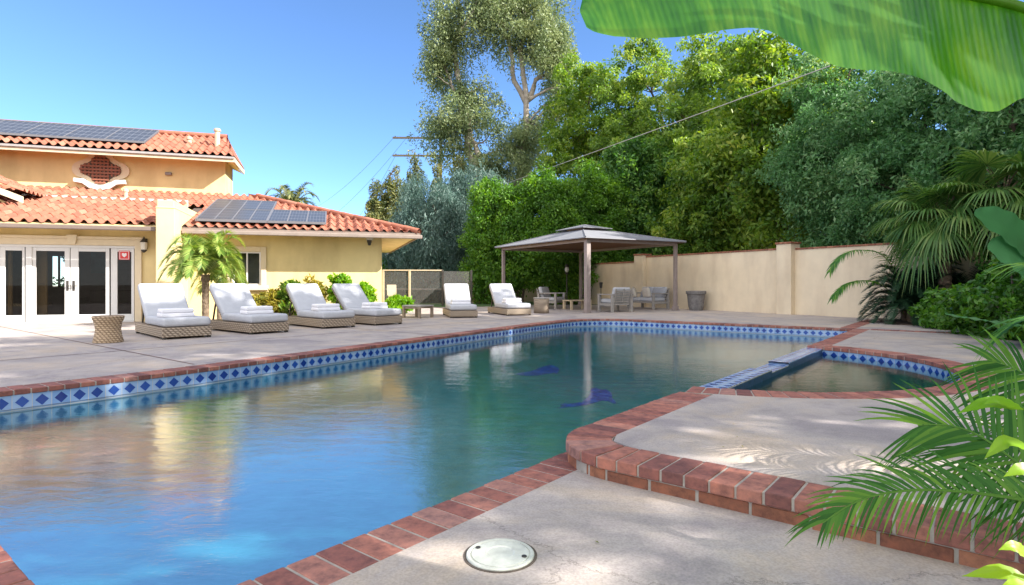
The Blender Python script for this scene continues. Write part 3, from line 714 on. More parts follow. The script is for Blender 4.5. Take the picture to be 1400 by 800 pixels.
# walls
mb = MB(HO)
hbox(mb, -16, xDL, cD, cD+0.25, -0.1, 2.58); hbox(mb, xDR, xfin0, cD, cD+0.25, -0.1, 2.58); hbox(mb, xDL, xDR, cD, cD+0.25, 2.0, 2.58)
zW0, zW1 = 0.95, 1.93
xw0, xw1 = hx(318, cW), hx(357, cW)
hbox(mb, xfin1, xw0, cW, cW+0.25, -0.1, 2.6); hbox(mb, xw1, xR, cW, cW+0.25, -0.1, 2.6)
hbox(mb, xw0, xw1, cW, cW+0.25, -0.1, zW0); hbox(mb, xw0, xw1, cW, cW+0.25, zW1, 2.6)
hbox(mb, xR-0.25, xR, cW+0.25, cW+9, -0.1, 2.6)
hbox(mb, -20, xUR, cU, cU+0.25, 3.4, 5.62); 
mb.build('wall', M_wall, house)
CB = 24.6
for _c in np.linspace(23.2, 27, 80):
    _X, _Y, _ = HO(xUR, _c, 0)
    if 700+800*_X/_Y > 318: CB = float(_c); break
# upper side wall
mb = MB(HO); mb.box(xUR-.25, xUR, cU+.25, CB, 2.5, 5.62); mb.box(-20, xUR-.25, CB-.25, CB, 2.5, 6.3); g = mb.build('side_wall', M_wall, house)
# fin wall
mb = MB(HO); mb.box(xfin0, xfin1, 16.9, 20.3, -0.1, 2.95); mb.box(xfin0+.02, xfin1-.02, 16.93, 20.2, 2.95, 3.14)
mb.box(xfin0-.01, xfin1+.01, 16.885, 20.25, 2.93, 2.965)
mb.build('fin_wall', stucco('fin_stucco', (0.70, 0.54, 0.28), 0.3), house, bevel=0.02)

def tileroof(name, xa, xb, c0, c1, z0, slope, frame=HO, clipr=None, parent=house, pw=0.25, pc=0.36, clipl=None):
    """barrel tile surface rising from c0 to c1; clipr(c) limits x on the right (hip)"""
    nx = int(round((xb-xa)/pw*8)); nc = int(math.ceil((c1-c0)/pc))
    xs = np.linspace(xa, xb, nx+1); V = []; UV = []; F = []
    rows = []
    rg = np.random.RandomState(3)
    for k in range(nc):
        ca = c0+k*pc; cb = min(ca+pc, c1)
        for e, (cc, lift) in enumerate(((ca, 0.028), (cb, 0.0))): rows.append((cc, lift, k))
    for (cc, lift, k) in rows:
        for x in xs:
            ph = (x-xa)/pw; fr = ph-math.floor(ph)
            if fr < 0.58: h = 0.075*math.sin(math.pi*fr/0.58)
            else: h = -0.02*math.sin(math.pi*(fr-0.58)/0.42)
            xx = x
            if clipr is not None: xx = min(xx, clipr(cc))
            if clipl is not None: xx = max(xx, clipl(cc))
            j = (math.sin(math.floor(ph)*12.9+k*78.2)*0.5)*0.008
            V.append(frame(xx, cc+j*2, z0+slope*(cc-c0)+h+lift+0.05+j)); UV.append((ph+0.21, k+0.5))
    m = nx+1
    for r_ in range(len(rows)-1):
        for i in range(nx): F.append((r_*m+i, r_*m+i+1, (r_+1)*m+i+1, (r_+1)*m+i))
    V = np.array(V); F = np.array(F)
    # drop collapsed faces
    P0 = V[F]; ar = np.linalg.norm(np.cross(P0[:, 2]-P0[:, 0], P0[:, 3]-P0[:, 1]), axis=1); F = F[ar > 1e-4]
    return np_obj(name, V, F, M_roof, parent, smooth=False, uv=UV)
hip = lambda c: xER-(c-cE2)
tileroof('roof', -20, xfin0-0.02, cE1, 20.45, ZE, SL)
o = tileroof('roof', xfin1+.01, xER, cE2, 23.0, ZE, SL, clipr=hip)
tileroof('roof', -20, xfin1+.01, 20.55, 23.0, ZE+SL*(20.55-cE2)+0.0, SL)
xRG = hx(311, 24.7)
tileroof('roof', -20, xUE, cEU, 24.7, 5.38, 0.47, clipr=lambda c: xUE+(xRG-xUE)*(c-cEU)/(24.7-cEU))
mb = MB(HO); mb.add([(xUE, cEU, 5.44), (xUE, CB+.1, 5.44), (xRG, 24.72, 6.60), (-20, CB+.1, 5.44), (-20, 24.72, 6.6)], [(0, 1, 2), (1, 3, 4, 2)], [(1, 1), (30, 1), (16, 9), (60, 1), (60, 9)]); mb.build('back_roof', M_roof, house, uv=True)
# hip side plane (faces away along the facade) and back planes as plain tiled surfaces
def HS(a, b, z): return HO(xER-b, cE2+a, z)   # a along depth, b inward
tileroof('roof', 0, 10.8, 0, 5.4, ZE, SL, frame=HS, clipl=lambda b: b, clipr=lambda b: 10.8-b)
# hip cap tiles
caps = MB(HO); ncap = 15
for i in range(ncap):
    k0 = i*0.36; k1 = k0+0.40
    if k0 > 5.0: break
    p = (xER-k0-0.02, cE2+k0+.02, ZE+SL*k0+0.10); q = (xER-k1, cE2+k1, ZE+SL*k1+0.125)
    V, F = tube_np([HO(*p), HO(*q)], [0.105, 0.085], 10); caps.r = 0.5
    b = len(caps.v); caps.v += [tuple(v) for v in V]; caps.rnd += [0.5]*len(V); caps.uv += [(i+0.5, 50.5)]*len(V); caps.f += [[b+int(t) for t in f] for f in F]
caps.build('ridge_cap', M_roof, house, uv=True, smooth=True)
caps = MB()
for i in range(46):
    x = xRG-0.36*i
    V, F = tube_np([HO(x, 24.7, 6.63), HO(x-0.40, 24.7, 6.65)], [0.105, 0.085], 10)
    b = len(caps.v); caps.v += [tuple(v) for v in V]; caps.rnd += [0.5]*len(V); caps.uv += [(i+0.5, 51.5)]*len(V); caps.f += [[b+int(t) for t in f] for f in F]
caps.build('ridge_cap', M_roof, house, uv=True, smooth=True)
# underlay, soffits and fascia
mb = MB(HO)
mb.prism([(-20, cE1+.02, ZE-.02), (-20, cE1+.02, ZE+.04), (-20, 20.45, ZE+SL*3.35+.04), (-20, 20.45, ZE+SL*3.35-.2), (-20, cD-.002, ZE+.02)], (20+xfin0-.02, 0, 0))
mb.build('eave_board', M_wall, house)
mb = MB(HO)
mb.add([(xfin1, cE2+.02, ZE-.02), (xER-.02, cE2+.02, ZE-.02), (xER-.02, cE2+10, ZE-.02), (xfin1, cE2+10, ZE-.02)], [(0, 1, 2, 3)])
mb.build('soffit', M_wall, house)
mb = MB(HO)
mb.add([(xfin1, cE2, ZE-.03), (xER, cE2, ZE-.03), (xER, cE2, ZE+.06), (xfin1, cE2, ZE+.06)], [(0, 1, 2, 3)])
mb.box(xfin1, xER+.0, cE2-.012, cE2+.018, ZE-.07, ZE+.05); mb.box(xER-.03, xER, cE2+.02, cE2+10.8, ZE-.07, ZE+.05)
mb.build('fascia', simple('brown_fascia', (0.22, 0.17, 0.14), 0.6), house); mb = MB(HO)
mb.box(-20, xUE-.02, cEU, cEU+.05, 5.22, 5.40); 
mb.box(xUE-.05, xUE-.01, cEU+.05, CB+.1, 5.24, 5.41)
mb.build('fascia', simple('pale_fascia', (0.52, 0.43, 0.30), 0.7), house)
mb = MB(HO); mb.add([(-20, cEU+.05, 5.235), (xUE-.06, cEU+.05, 5.235), (xUE-.06, cU, 5.5), (-20, cU, 5.5)], [(0, 1, 2, 3)]); mb.add([(xUE-.06, cEU+.05, 5.238), (xUR, cU, 5.4), (xUR, CB, 5.4), (xUE-.06, CB, 5.238)], [(0, 1, 2, 3)]); mb.build('soffit', M_wall, house)
M_felt = simple('roof_felt', (0.07, 0.05, 0.04), 0.9)
mb = MB(HO); zf = lambda c: ZE+SL*(c-cE2)+.012
mb.add([(xfin1-.3, cE2+.05, zf(cE2)), (xER-.08, cE2+.05, zf(cE2)), (hip(22.98)-.02, 22.98, zf(22.98)), (xfin1-.3, 22.98, zf(22.98))], [(0, 1, 2, 3)]); mb.build('roof_underlay', M_felt, house)
mb = MB(HO); mb.box(xfin1+.02, xER-.06, cE2+.035, cE2+.049, ZE+.052, ZE+.10); mb.build('bird_stop', M_felt, house)
mb = MB(HO); mb.add([(-20, cEU+.06, 5.40), (xUE-.04, cEU+.06, 5.40), (xRG-.02, 24.68, 6.54), (-20, 24.68, 6.54)], [(0, 1, 2, 3)]); mb.build('roof_underlay', M_felt, house)
# gutters
mb = MB(HO)
mb.box(-20, xfin0-.03, cE1-.10, cE1-.002, ZE-.10, ZE+.01); mb.build('gutter', M_gutter, house, bevel=0.02)
mb = MB(HO); mb.box(xfin1+.02, xER+.06, cE2-.11, cE2-.014, ZE-.11, ZE-.0); mb.build('gutter', simple('bronze_gutter', (0.24, 0.19, 0.16), 0.45), house, bevel=0.02)
mb = MB(HO); mb.box(xfin0-.11, xfin0-.03, cD-.12, cD-.03, 0, ZE-.1); mb.build('downspout', M_gutter, house, bevel=0.015)
mb = MB(HO); mb.box(-20, xUE, cEU-.05, cEU-.002, 5.33, 5.40); mb.build('gutter', simple('grey_drip', (0.3, 0.28, 0.27), .5), house)
mb = MB(HO); mb.box(-20, xfin0-.02, 20.45, 20.52, ZE+SL*3.35-.1, ZE+SL*3.35+.12); mb.build('flashing', M_white, house)

# cross gable at far left
mb = MB(HO); x1 = hx(38, 18.9)
def CG(a, b, z): return HO(x1-0.1-b, 18.9+a, z)
tileroof('roof', 0, 3.2, 0, 3.6, 3.42, 0.42, frame=CG)
mb.prism([(x1-.1, 18.86, 3.34), (x1-3.7, 18.86, 4.85), (x1-3.7, 18.86, 4.68), (x1-.1, 18.86, 3.17)], (0, 0.05, 0)); mb.build('fascia', M_trim, house)
mb = MB(HO); mb.prism([(x1-.6, 19.3, 3.2), (x1-3.7, 19.3, 4.65), (x1-3.7, 19.3, 3.0), (x1-.6, 19.3, 3.0)], (0, 0.05, 0)); mb.build('gable_wall', M_wall, house)
# solar panels
def solar(name, x0, x1_, c0, c1, zfun, nx, ny, label=None):
    mb = MB(HO)
    U = [(0, 0), (nx*6, 0), (nx*6, ny*4), (0, ny*4)]
    z = lambda c: zfun(c)+0.23
    mb.add([(x0, c0, z(c0)), (x1_, c0, z(c0)), (x1_, c1, z(c1)), (x0, c1, z(c1))], [(0, 1, 2, 3)], U)
    p = mb.build(name, M_solar, house, uv=True)
    if label: p['label'] = label
    fr = MB(HO)
    for i in range(nx+1):
        x = x0+(x1_-x0)*i/nx; fr.prism([(x-.02, c0-.012, z(c0)-.06), (x+.02, c0-.012, z(c0)-.06), (x+.02, c0-.012, z(c0)+.006), (x-.02, c0-.012, z(c0)+.006)], (0, c1-c0+.02, z(c1)-z(c0)))
    for j in range(ny+1):
        c_ = c0+(c1-c0)*j/ny; fr.box(x0+.02, x1_-.02, c_-.02, c_+.02, z(c_)-.06, z(c_)+.009)
    f = fr.build('frame', M_alu, p)
zmain = lambda c: ZE+SL*(c-cE2)
xs0 = hx(268, 17.95); xs1 = hx(375, 17.95)
solar('solar_panel', xs0, hx(372, 19.6), 17.95, 21.1, zmain, 4, 2, 'larger solar array of two rows')
solar('solar_panel', hx(372, 19.6)+.03, hx(445, 17.95), 17.95, 19.65, zmain, 3, 1, 'smaller single row solar array')
solar('solar_panel', -19, hx(199, 22.9), 22.75, 24.5, lambda c: 5.38+.47*(c-cEU), 11, 1, 'long solar array on the upper roof')
# cast shadow board underneath is the panel itself; vent pipes
for (u, c_, zt, zb, r) in ((297, 23.4, 6.62, 5.8, .09), (259, 23.6, 6.3, 5.9, .075), (172, 21.6, 4.05, 3.6, .06)):
    x = hx(u, c_); q = HO(x, c_, 0)
    mb = MB(); mb.lathe((q[0], q[1], 0), [(r, zb), (r, zt-.1), (r*1.35, zt-.1), (r*1.35, zt-.02), (r*.9, zt), (.01, zt)], 14); mb.build('vent_pipe', M_tan, house, smooth=False)
# quatrefoil vent
def hq(u, v, c):
    up = (u-700)/800.0; Y = c/(0.956-0.2935*up); return (hx(u, c), c, 1+(388-v)/800*Y)
qc = hq(139, 233, cU)
def quatre(r, sc=1.0):
    pts = []
    for k in range(4):
        for a in range(-78, 79, 13):
            an = R(k*90+a); pts.append((r*0.56*math.cos(R(k*90))+r*0.44*math.cos(an), (r*0.56*math.sin(R(k*90))+r*0.44*math.sin(an))*0.8))
    return pts
def quat(name, r, c0, c1, mat, par, dz=0):
    mb = MB(HO); mb.prism([(qc[0]+x, c0, qc[2]+y+dz) for x, y in quatre(r)], (0, c1-c0, 0)); return mb.build(name, mat, par)
qs = quat('quatrefoil_vent', 0.84, cU-.07, cU-.004, M_trim, house)
quat('screen', 0.60, cU-.09, cU-.074, M_barkd, qs)
lat = MB(HO)
def qext(a_, sc1, sc2):
    a_ = abs(a_); r1, c1_ = .264, .336
    v1 = c1_*sc2+r1*sc2*math.sqrt(max(0, 1-(a_/sc1/r1)**2)) if a_/sc1 < r1 else 0
    v2 = r1*sc2*math.sqrt(max(0, 1-((a_/sc1-c1_)/r1)**2)) if abs(a_/sc1-c1_) < r1 else 0
    return max(v1, v2, .05)
for i in range(-5, 6):
    hgt = qext(i*.11, 1, .8); lat.box(qc[0]+i*.11-.028, qc[0]+i*.11+.028, cU-.12, cU-.092, qc[2]-hgt, qc[2]+hgt)
for j in range(-4, 5):
    wd = qext(j*.11, .8, 1); lat.box(qc[0]-wd, qc[0]+wd, cU-.15, cU-.122, qc[2]+j*.11-.028, qc[2]+j*.11+.028)
lat.build('lattice', simple('rust_lattice', (0.25, 0.09, 0.05), .7), qs)
mb = MB(HO)
pts = [(-.75, .0), (-.45, -.02), (-.25, -.16), (0, -.22), (.25, -.16), (.45, -.02), (.75, .0), (.75, -.13), (.5, -.17), (.3, -.32), (0, -.39), (-.3, -.32), (-.5, -.17), (-.75, -.13)]
mb.prism([(qc[0]+x, cU-.22, qc[2]-.32+y) for x, y in pts], (0, .215, 0)); mb.build('sill', M_white, qs, bevel=.015)
# small lights and camera
q = hq(231, 238, cU); mb = MB(HO); mb.box(q[0]-.1, q[0]+.1, cU-.12, cU-.003, q[2]-.05, q[2]+.05); mb.build('wall_light', M_greymetal, house, bevel=.02)
q = HO(hx(505, cW-.14), cW-.14, 0); mb = MB(); mb.lathe((q[0], q[1], 2.16), [(.07, .17), (.07, .09), (.055, .08), (.05, .03), (.03, .0), (.005, 0)], 16); mb.build('security_light', M_dark, house)
mb = MB(HO); x = hx(505, cW); mb.box(x-.1, x+.1, cW-.24, cW-.003, 2.32, 2.42); mb.build('light_housing', M_white, house, bevel=.015)
# lantern
x = hx(200, cD); ln = MB(HO); ln.box(x-.03, x+.03, cD-.05, cD-.003, 1.92, 2.2); ln.box(x-.012, x+.012, cD-.2, cD-.05, 2.17, 2.19)
lo_ = ln.build('wall_lantern', M_dark, house)
q = HO(x, cD-.2, 0); mb = MB(); mb.lathe((q[0], q[1], 1.82), [(.02, 0), (.06, .04), (.075, .06), (.075, .075)], 8); mb.build('lantern_base', M_dark, lo_); mb = MB(); mb.lathe((q[0], q[1], 1.82), [(.10, .27), (.06, .33), (.03, .36), (.01, .42)], 8); mb.build('lantern_cap', M_dark, lo_)
mb = MB(); mb.lathe((q[0], q[1], 1.82), [(.068, .075), (.085, .27)], 8); mb.build('lantern_glass', simple('frosted_glass', (.6, .55, .45), .3), lo_)

# french doors
zt = 1.93
mb = MB(HO)
for (a, b, z0, z1) in ((xDL-.16, xDL, -.02, 2.16), (xDR, xDR+.16, -.02, 2.16)): mb.box(a, b, cD-.06, cD-.002, z0, z1)
mb.box(xDL-.16, xDR+.16, cD-.062, cD-.002, 2.0, 2.16); mb.box(xDL-.2, xDR+.2, cD-.11, cD-.002, 2.16, 2.23)
xk = hx(101, cD); mb.prism([(xk-.12, cD-.14, 2.26), (xk+.12, cD-.14, 2.26), (xk+.08, cD-.14, 2.02), (xk-.08, cD-.14, 2.02)], (0, .136, 0))
mb.build('door_surround', M_trim, house, bevel=.012)
def leaf(name, u0, u1, gu0, gu1, label=None, handle=None):
    x0, x1_, g0, g1 = (hx(k, cD+.06) for k in (u0, u1, gu0, gu1))
    mb = MB(HO); zb = 0.02; gz0 = 0.2; gz1 = 1.84
    mb.box(x0, g0, cD+.03, cD+.08, zb, zt); mb.box(g1, x1_, cD+.03, cD+.08, zb, zt); mb.box(g0, g1, cD+.032, cD+.078, zb, gz0); mb.box(g0, g1, cD+.032, cD+.078, gz1, zt)
    d = mb.build(name, M_white, house, bevel=.006)
    gl = MB(HO); gl.box(g0, g1, cD+.05, cD+.056, gz0, gz1); gl.build('pane', M_glass, d)
    if handle:
        h = MB(HO); xx = hx(handle, cD+.03); h.box(xx-.025, xx+.025, cD+.012, cD+.029, .82, 1.08); h.box(xx-.012, xx+.012, cD-.03, cD+.012, .93, .955); h.box(xx-.012, xx+.10, cD-.035, cD-.018, .93, .955)
        h.build('handle', M_dark, d)
    return d
leaf('sidelight_window', -60, -33, -56, -38); leaf('door', -31, -1, -26, -6)
leaf('sidelight_window', 0.5, 34.5, 8, 31); 
leaf('door', 44, 96, 50, 89, handle=92.5); leaf('door', 97, 150, 108, 145, handle=101); dd = leaf('sidelight_window', 152, 184, 161, 180)
mb = MB(HO); mb.box(xDL+.002, xDR-.002, cD+.0, cD+.1, zt+.002, 1.998); mb.box(hx(35, cD), hx(43.5, cD), cD+.0, cD+.12, 0.0, zt); mb.box(xDL, xDR, cD-.12, cD+.2, -.02, .018)
mb.build('door_frame', M_white, house, bevel=.005)
# red alarm sign in the right pane
sg = hq(170, 349, cD+.03); mb = MB(HO); mb.box(sg[0]-.125, sg[0]+.125, cD+.025, cD+.03, sg[2]-.12, sg[2]+.12); s1 = mb.build('alarm_sign', simple('sign_red', (.62, .03, .03), .5, noise=.02), dd)
mb = MB(HO); e = .108
for (a, b, c_, d) in ((-e, e, e-.012, e), (-e, e, -e, -e+.012), (-e, -e+.012, -e, e), (e-.012, e, -e, e)): mb.box(sg[0]+a, sg[0]+b, cD+.021, cD+.024, sg[2]+c_, sg[2]+d)
mb.prism([(sg[0]+x*.055, cD+.021, sg[2]+y*.06) for x, y in ((-1, .7), (-.5, 1), (0, .65), (.5, 1), (1, .7), (.9, -.2), (0, -1), (-.9, -.2))], (0, .003, 0))
mb.build('sign_emblem', simple('sign_white', (.75, .7, .7), .5, noise=.02), s1)
# interior
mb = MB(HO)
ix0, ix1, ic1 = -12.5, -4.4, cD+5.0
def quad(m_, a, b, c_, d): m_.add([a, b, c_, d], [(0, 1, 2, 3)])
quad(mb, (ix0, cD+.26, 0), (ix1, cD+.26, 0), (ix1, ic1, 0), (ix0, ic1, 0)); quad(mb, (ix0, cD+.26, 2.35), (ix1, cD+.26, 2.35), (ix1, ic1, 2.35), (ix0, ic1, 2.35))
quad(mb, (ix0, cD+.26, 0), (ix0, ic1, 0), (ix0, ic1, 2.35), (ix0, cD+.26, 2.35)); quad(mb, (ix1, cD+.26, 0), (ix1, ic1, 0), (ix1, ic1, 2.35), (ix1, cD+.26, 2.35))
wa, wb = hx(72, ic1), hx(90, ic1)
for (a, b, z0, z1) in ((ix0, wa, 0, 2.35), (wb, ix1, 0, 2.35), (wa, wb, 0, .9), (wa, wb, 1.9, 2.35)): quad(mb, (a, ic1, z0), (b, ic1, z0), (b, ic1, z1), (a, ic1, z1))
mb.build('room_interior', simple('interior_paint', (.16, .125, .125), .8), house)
mb = MB(HO); xm = (wa+wb)/2; mb.box(xm-.03, xm+.03, ic1-.03, ic1+.01, .9, 1.9); mb.build('back_window_mullion', M_barkd, house)
a = hx(124, ic1-.1); b = hx(146, ic1-.1); mb = MB(HO); mb.box(a, b, ic1-.08, ic1-.03, 1.35, 2.05); mb.build('wall_picture', simple('picture_teal', (.02, .07, .09), .4, noise=.8, nscale=3), house)
mb = MB(HO); a = hx(108, 20); b = hx(150, 20); mb.box(a, b+.6, 20, 20.9, .1, .42); mb.box(a, b+.6, 20.7, 20.95, .42, .8); mb.box(a-.2, a, 20, 20.95, .1, .6); mb.build('sofa', simple('dark_sofa', (.07, .05, .05), .8), house, bevel=.05)
mb = MB(HO); a = hx(12, 19.5); mb.box(a, a+.8, 19.3, 20, .38, .45); mb.box(a+.05, a+.12, 19.35, 19.42, 0, .38); mb.box(a+.68, a+.75, 19.35, 19.42, 0, .38); mb.build('indoor_table', M_wickert, house)
mb = MB(HO); a = hx(60, cD+.5); mb.box(a-.12, a+.12, cD+.35, cD+.45, 0.02, 2.3); mb.box(hx(14, cD+.5), hx(20, cD+.5), cD+.35, cD+.45, .02, 2.3); mb.build('curtain', simple('mustard_curtain', (.22, .14, .06), .9), house, bevel=.03)
# wing window
mb = MB(HO); mb.box(xw0-.14, xw0-.0, cW-.05, cW-.002, zW0, zW1+.14); mb.box(xw1, xw1+.14, cW-.05, cW-.002, zW0, zW1+.14); mb.box(xw0, xw1, cW-.052, cW-.002, zW1, zW1+.14)
wd = mb.build('window', M_trim, house, bevel=.01)
mb = MB(HO); mb.box(xw0-.2, xw1+.2, cW-.10, cW-.002, zW0-.14, zW0-.001); mb.build('sill', M_trim, wd, bevel=.015)
mb = MB(HO)
for (a, b, z0, z1) in ((xw0, xw0+.05, zW0, zW1), (xw1-.05, xw1, zW0, zW1), (xw0+.05, xw1-.05, zW0, zW0+.05), (xw0+.05, xw1-.05, zW1-.05, zW1), ((xw0+xw1)/2-.02, (xw0+xw1)/2+.02, zW0+.05, zW1-.05)): mb.box(a, b, cW+.02, cW+.07, z0, z1)
mb.build('frame', M_white, wd)
mb = MB(HO); mb.box(xw0+.05, xw1-.05, cW+.04, cW+.046, zW0+.05, zW1-.05); mb.build('pane', M_glass, wd)
mb = MB(HO); quad(mb, (xw0-.1, cW+.5, .6), (xw1+.1, cW+.5, .6), (xw1+.1, cW+.5, 2.2), (xw0-.1, cW+.5, 2.2)); mb.build('blind', simple('grey_blind', (.2, .21, .21), .8), wd)

# ------------------------------------------------------------------ 3. boundary wall
WC = np.array((9.06, 19.25))    # front-face point of nearer pier
def WP(d, o_, z): return (WC[0]+E2[0]*d+E1[0]*o_, WC[1]+E2[1]*d+E1[1]*o_, z)   # d along (far +), o_ outward (away from pool)
bw = wthing('boundary_wall', 'tall cream stucco garden wall with red brick cap running behind the pool', 'wall', tuple(WP(0, 0, 0)))
dP2 = 7.0; dEnd = 15.6
mb = MB(WP); mb.box(-30, -.27, .0, .2, -.1, 2.10); mb.box(.27, dP2-.25, .0, .2, -.1, 2.13); mb.box(dP2+.25, dEnd, .0, .2, -.1, 1.93); mb.build('wall_panel', M_wall2, bw)
for d_, h_ in ((0, 2.30), (dP2, 2.22)):
    mb = MB(WP); mb.box(d_-.27, d_+.27, -.20, .26, -.1, h_); p_ = mb.build('pier', M_wall2, bw, bevel=.01)
    bk = MB(WP)
    for i in range(4):
        for j in range(3): bk.r = rb.random(); bk.box(d_-.30+i*.15, d_-.30+i*.15+.142, -.235+j*.178, -.235+j*.178+.17, h_+.001, h_+.062)
    bk.build('cap', M_brick2, p_, bevel=.006, seg=1, rnd=True)
bk = MB(WP)
for (a, b, h_) in ((-30, -.3, 2.10), (.3, dP2-.28, 2.13), (dP2+.28, dEnd, 1.93)):
    n_ = int((b-a)/.21)
    for i in range(n_): bk.r = rb.random(); x = a+(b-a)*i/n_; bk.box(x+.004, x+(b-a)/n_-.004, -.03, .23, h_+.001, h_+.055)
bk.build('brick_cap', M_brick2, bw, bevel=.006, seg=1, rnd=True)
# low back wall
q0 = WP(dEnd, 0, 0)
bw2 = wthing('garden_wall', 'lower tan garden wall beyond the hedge behind the loungers', 'wall', (0, 31, 0))
mb = MB(); a = np.array([q0[0], q0[1]]); b = np.array([-2.0, 30.4]); d_ = (b-a)/np.linalg.norm(b-a); nn = np.array([-d_[1], d_[0]])*.1
mb.add([(a[0]+nn[0], a[1]+nn[1], -.1), (b[0]+nn[0], b[1]+nn[1], -.1), (b[0]-nn[0], b[1]-nn[1], -.1), (a[0]-nn[0], a[1]-nn[1], -.1), (a[0]+nn[0], a[1]+nn[1], 1.55), (b[0]+nn[0], b[1]+nn[1], 1.55), (b[0]-nn[0], b[1]-nn[1], 1.55), (a[0]-nn[0], a[1]-nn[1], 1.55)], [(0, 3, 2, 1), (4, 5, 6, 7), (0, 1, 5, 4), (1, 2, 6, 5), (2, 3, 7, 6), (3, 0, 4, 7)])
mb.build('wall_panel', M_wall2, bw2)
mb = MB(); mb.box(-2.35, -1.95, 30.2, 30.6, -.1, 1.7); mb.build('pier', M_wall2, bw2, bevel=.02)

# ------------------------------------------------------------------ 4. gazebo
GP = np.array((2.575, 20.0)); GW, GL = 4.1, 6.0
def GZ(a, b, z): return (GP[0]+E1[0]*a+E2[0]*b, GP[1]+E1[1]*a+E2[1]*b, z)
gz = wthing('gazebo', 'rectangular gazebo with grey two tier metal roof on four brown posts', 'gazebo', tuple(GZ(GW/2, GL/2, 0)))
for a, b in ((0, 0), (GW, 0), (0, GL), (GW, GL)):
    hw = .085 if (a, b) == (0, 0) else .06; mb = MB(GZ); mb.box(a-hw, a+hw, b-hw, b+hw, 0.02, 2.5); p_ = mb.build('post', M_gazepost, gz, bevel=.01)
    mb = MB(GZ); mb.box(a-.13, a+.13, b-.13, b+.13, 0.001, .02); mb.box(a-.09, a+.09, b-.09, b+.09, .02, .16); mb.build('base_plate', M_gazepost, p_, bevel=.006)
mb = MB(GZ)
for (a0, a1, b0, b1) in ((-.05, GW+.05, -.045, .045), (-.05, GW+.05, GL-.045, GL+.045), (-.045, .045, .05, GL-.05), (GW-.045, GW+.045, .05, GL-.05)): mb.box(a0, a1, b0, b1, 2.44, 2.54)
mb.build('beam', M_gazepost, gz, bevel=.008)
o_ = .28
def hiproof(name, a0, a1, b0, b1, z0, i_, z1, mat, th=.03, j_=None):
    j_ = j_ or i_
    mb = MB(GZ); lo4 = [(a0, b0), (a1, b0), (a1, b1), (a0, b1)]; hi4 = [(a0+i_, b0+j_), (a1-i_, b0+j_), (a1-i_, b1-j_), (a0+i_, b1-j_)]
    vs = [(p[0], p[1], z0) for p in lo4]+[(p[0], p[1], z1) for p in hi4]+[(p[0], p[1], z0-th) for p in lo4]+[(p[0], p[1], z1-th) for p in hi4]
    mb.add(vs, [(i, (i+1) % 4, 4+(i+1) % 4, 4+i) for i in range(4)]+[(8+i, 12+i, 12+(i+1) % 4, 8+(i+1) % 4) for i in range(4)]+[(i, 8+i, 8+(i+1) % 4, (i+1) % 4) for i in range(4)])
    return mb.build(name, mat, gz)
hiproof('roof', -o_, GW+o_, -o_, GL+o_, 2.575, 1.85, 3.13, M_roofmetal, j_=2.65)
hiproof('ceiling', -o_+.04, GW+o_-.04, -o_+.04, GL+o_-.04, 2.54, 1.80, 3.07, M_gazeund, .01, j_=2.6)
hiproof('top_roof', 1.33, GW-1.33, 2.05, GL-2.05, 3.19, .68, 3.38, M_roofmetal, .025, j_=.85)
mb = MB(GZ); mb.box(1.62, GW-1.62, 2.42, GL-2.42, 3.05, 3.22); mb.build('vent_frame', M_gazepost, gz)
# standing seams / ribs on roof edges
for (p, q) in (((-o_, -o_, 2.585), (1.57, 2.37, 3.135)), ((GW+o_, -o_, 2.585), (GW-1.57, 2.37, 3.135)), ((-o_, GL+o_, 2.585), (1.57, GL-2.37, 3.135)), ((GW+o_, GL+o_, 2.585), (GW-1.57, GL-2.37, 3.135))):
    V, F = tube_np([GZ(*p), GZ(*q)], .02, 6); np_obj('hip_rib', V, F, M_roofmetal, gz, smooth=True)

# ------------------------------------------------------------------ 5. loungers
def dirz(fx, fy): return math.atan2(fx, -fy)    # local -Y is forward (foot end)
lg = thing('sun_lounger', '', 'sun lounger')
W_ = .82; 
mb = MB(); mb.box(-W_/2, W_/2, 0, 2.0, .035, .215); mb.build('base', M_wicker, lg, bevel=.015)
for (x, y) in ((-.37, .05), (.37, .05), (-.37, 1.95), (.37, 1.95)):
    mb = MB(); mb.box(x-.03, x+.03, y-.03, y+.03, 0, .036); mb.build('foot', M_dark, lg)
mb = MB(); mb.box(-W_/2+.01, W_/2-.01, -.01, 1.30, .222, .385); s_ = mb.build('seat_cushion', M_cushion, lg, bevel=.055, seg=4)
mb = MB(); p0 = np.array((1.26, .27)); p1 = np.array((1.92, .92)); d_ = (p1-p0)/np.linalg.norm(p1-p0); nrm = np.array((-d_[1], d_[0]))*.15
pr = [p0, p1, p1+nrm, p0+nrm]
mb.prism([(-W_/2+.01, p[0], p[1]) for p in pr], (W_-.02, 0, 0)); mb.build('backrest_cushion', M_cushion, lg, bevel=.055, seg=4)
mb = MB(); nr2 = -nrm/5; pr = [p0+nr2*.2, p1*.98+p0*.02+nr2*.2, p1*.98+p0*.02+nr2*1.2, p0+nr2*1.2]
mb.prism([(-W_/2+.03, p[0], p[1]) for p in pr], (W_-.06, 0, 0)); bf = mb.build('backrest_frame', M_wicker, lg, bevel=.01)
for x in (-.3, .3): mb = MB(); mb.bar((x, 1.72, .72), (x, 1.9, .2), .03); mb.build('support_strut', M_dark, bf)
tw = thing('towel', '', 'towel')
rt = random.Random(3)
for i in range(2):
    mb = MB(); dx = .01*i; mb.box(-.28+dx, .28-dx, -.17+dx, .17-dx, .0+i*.078, .076+i*.078); mb.build('folded_layer', M_towel, tw, bevel=.024, seg=4)
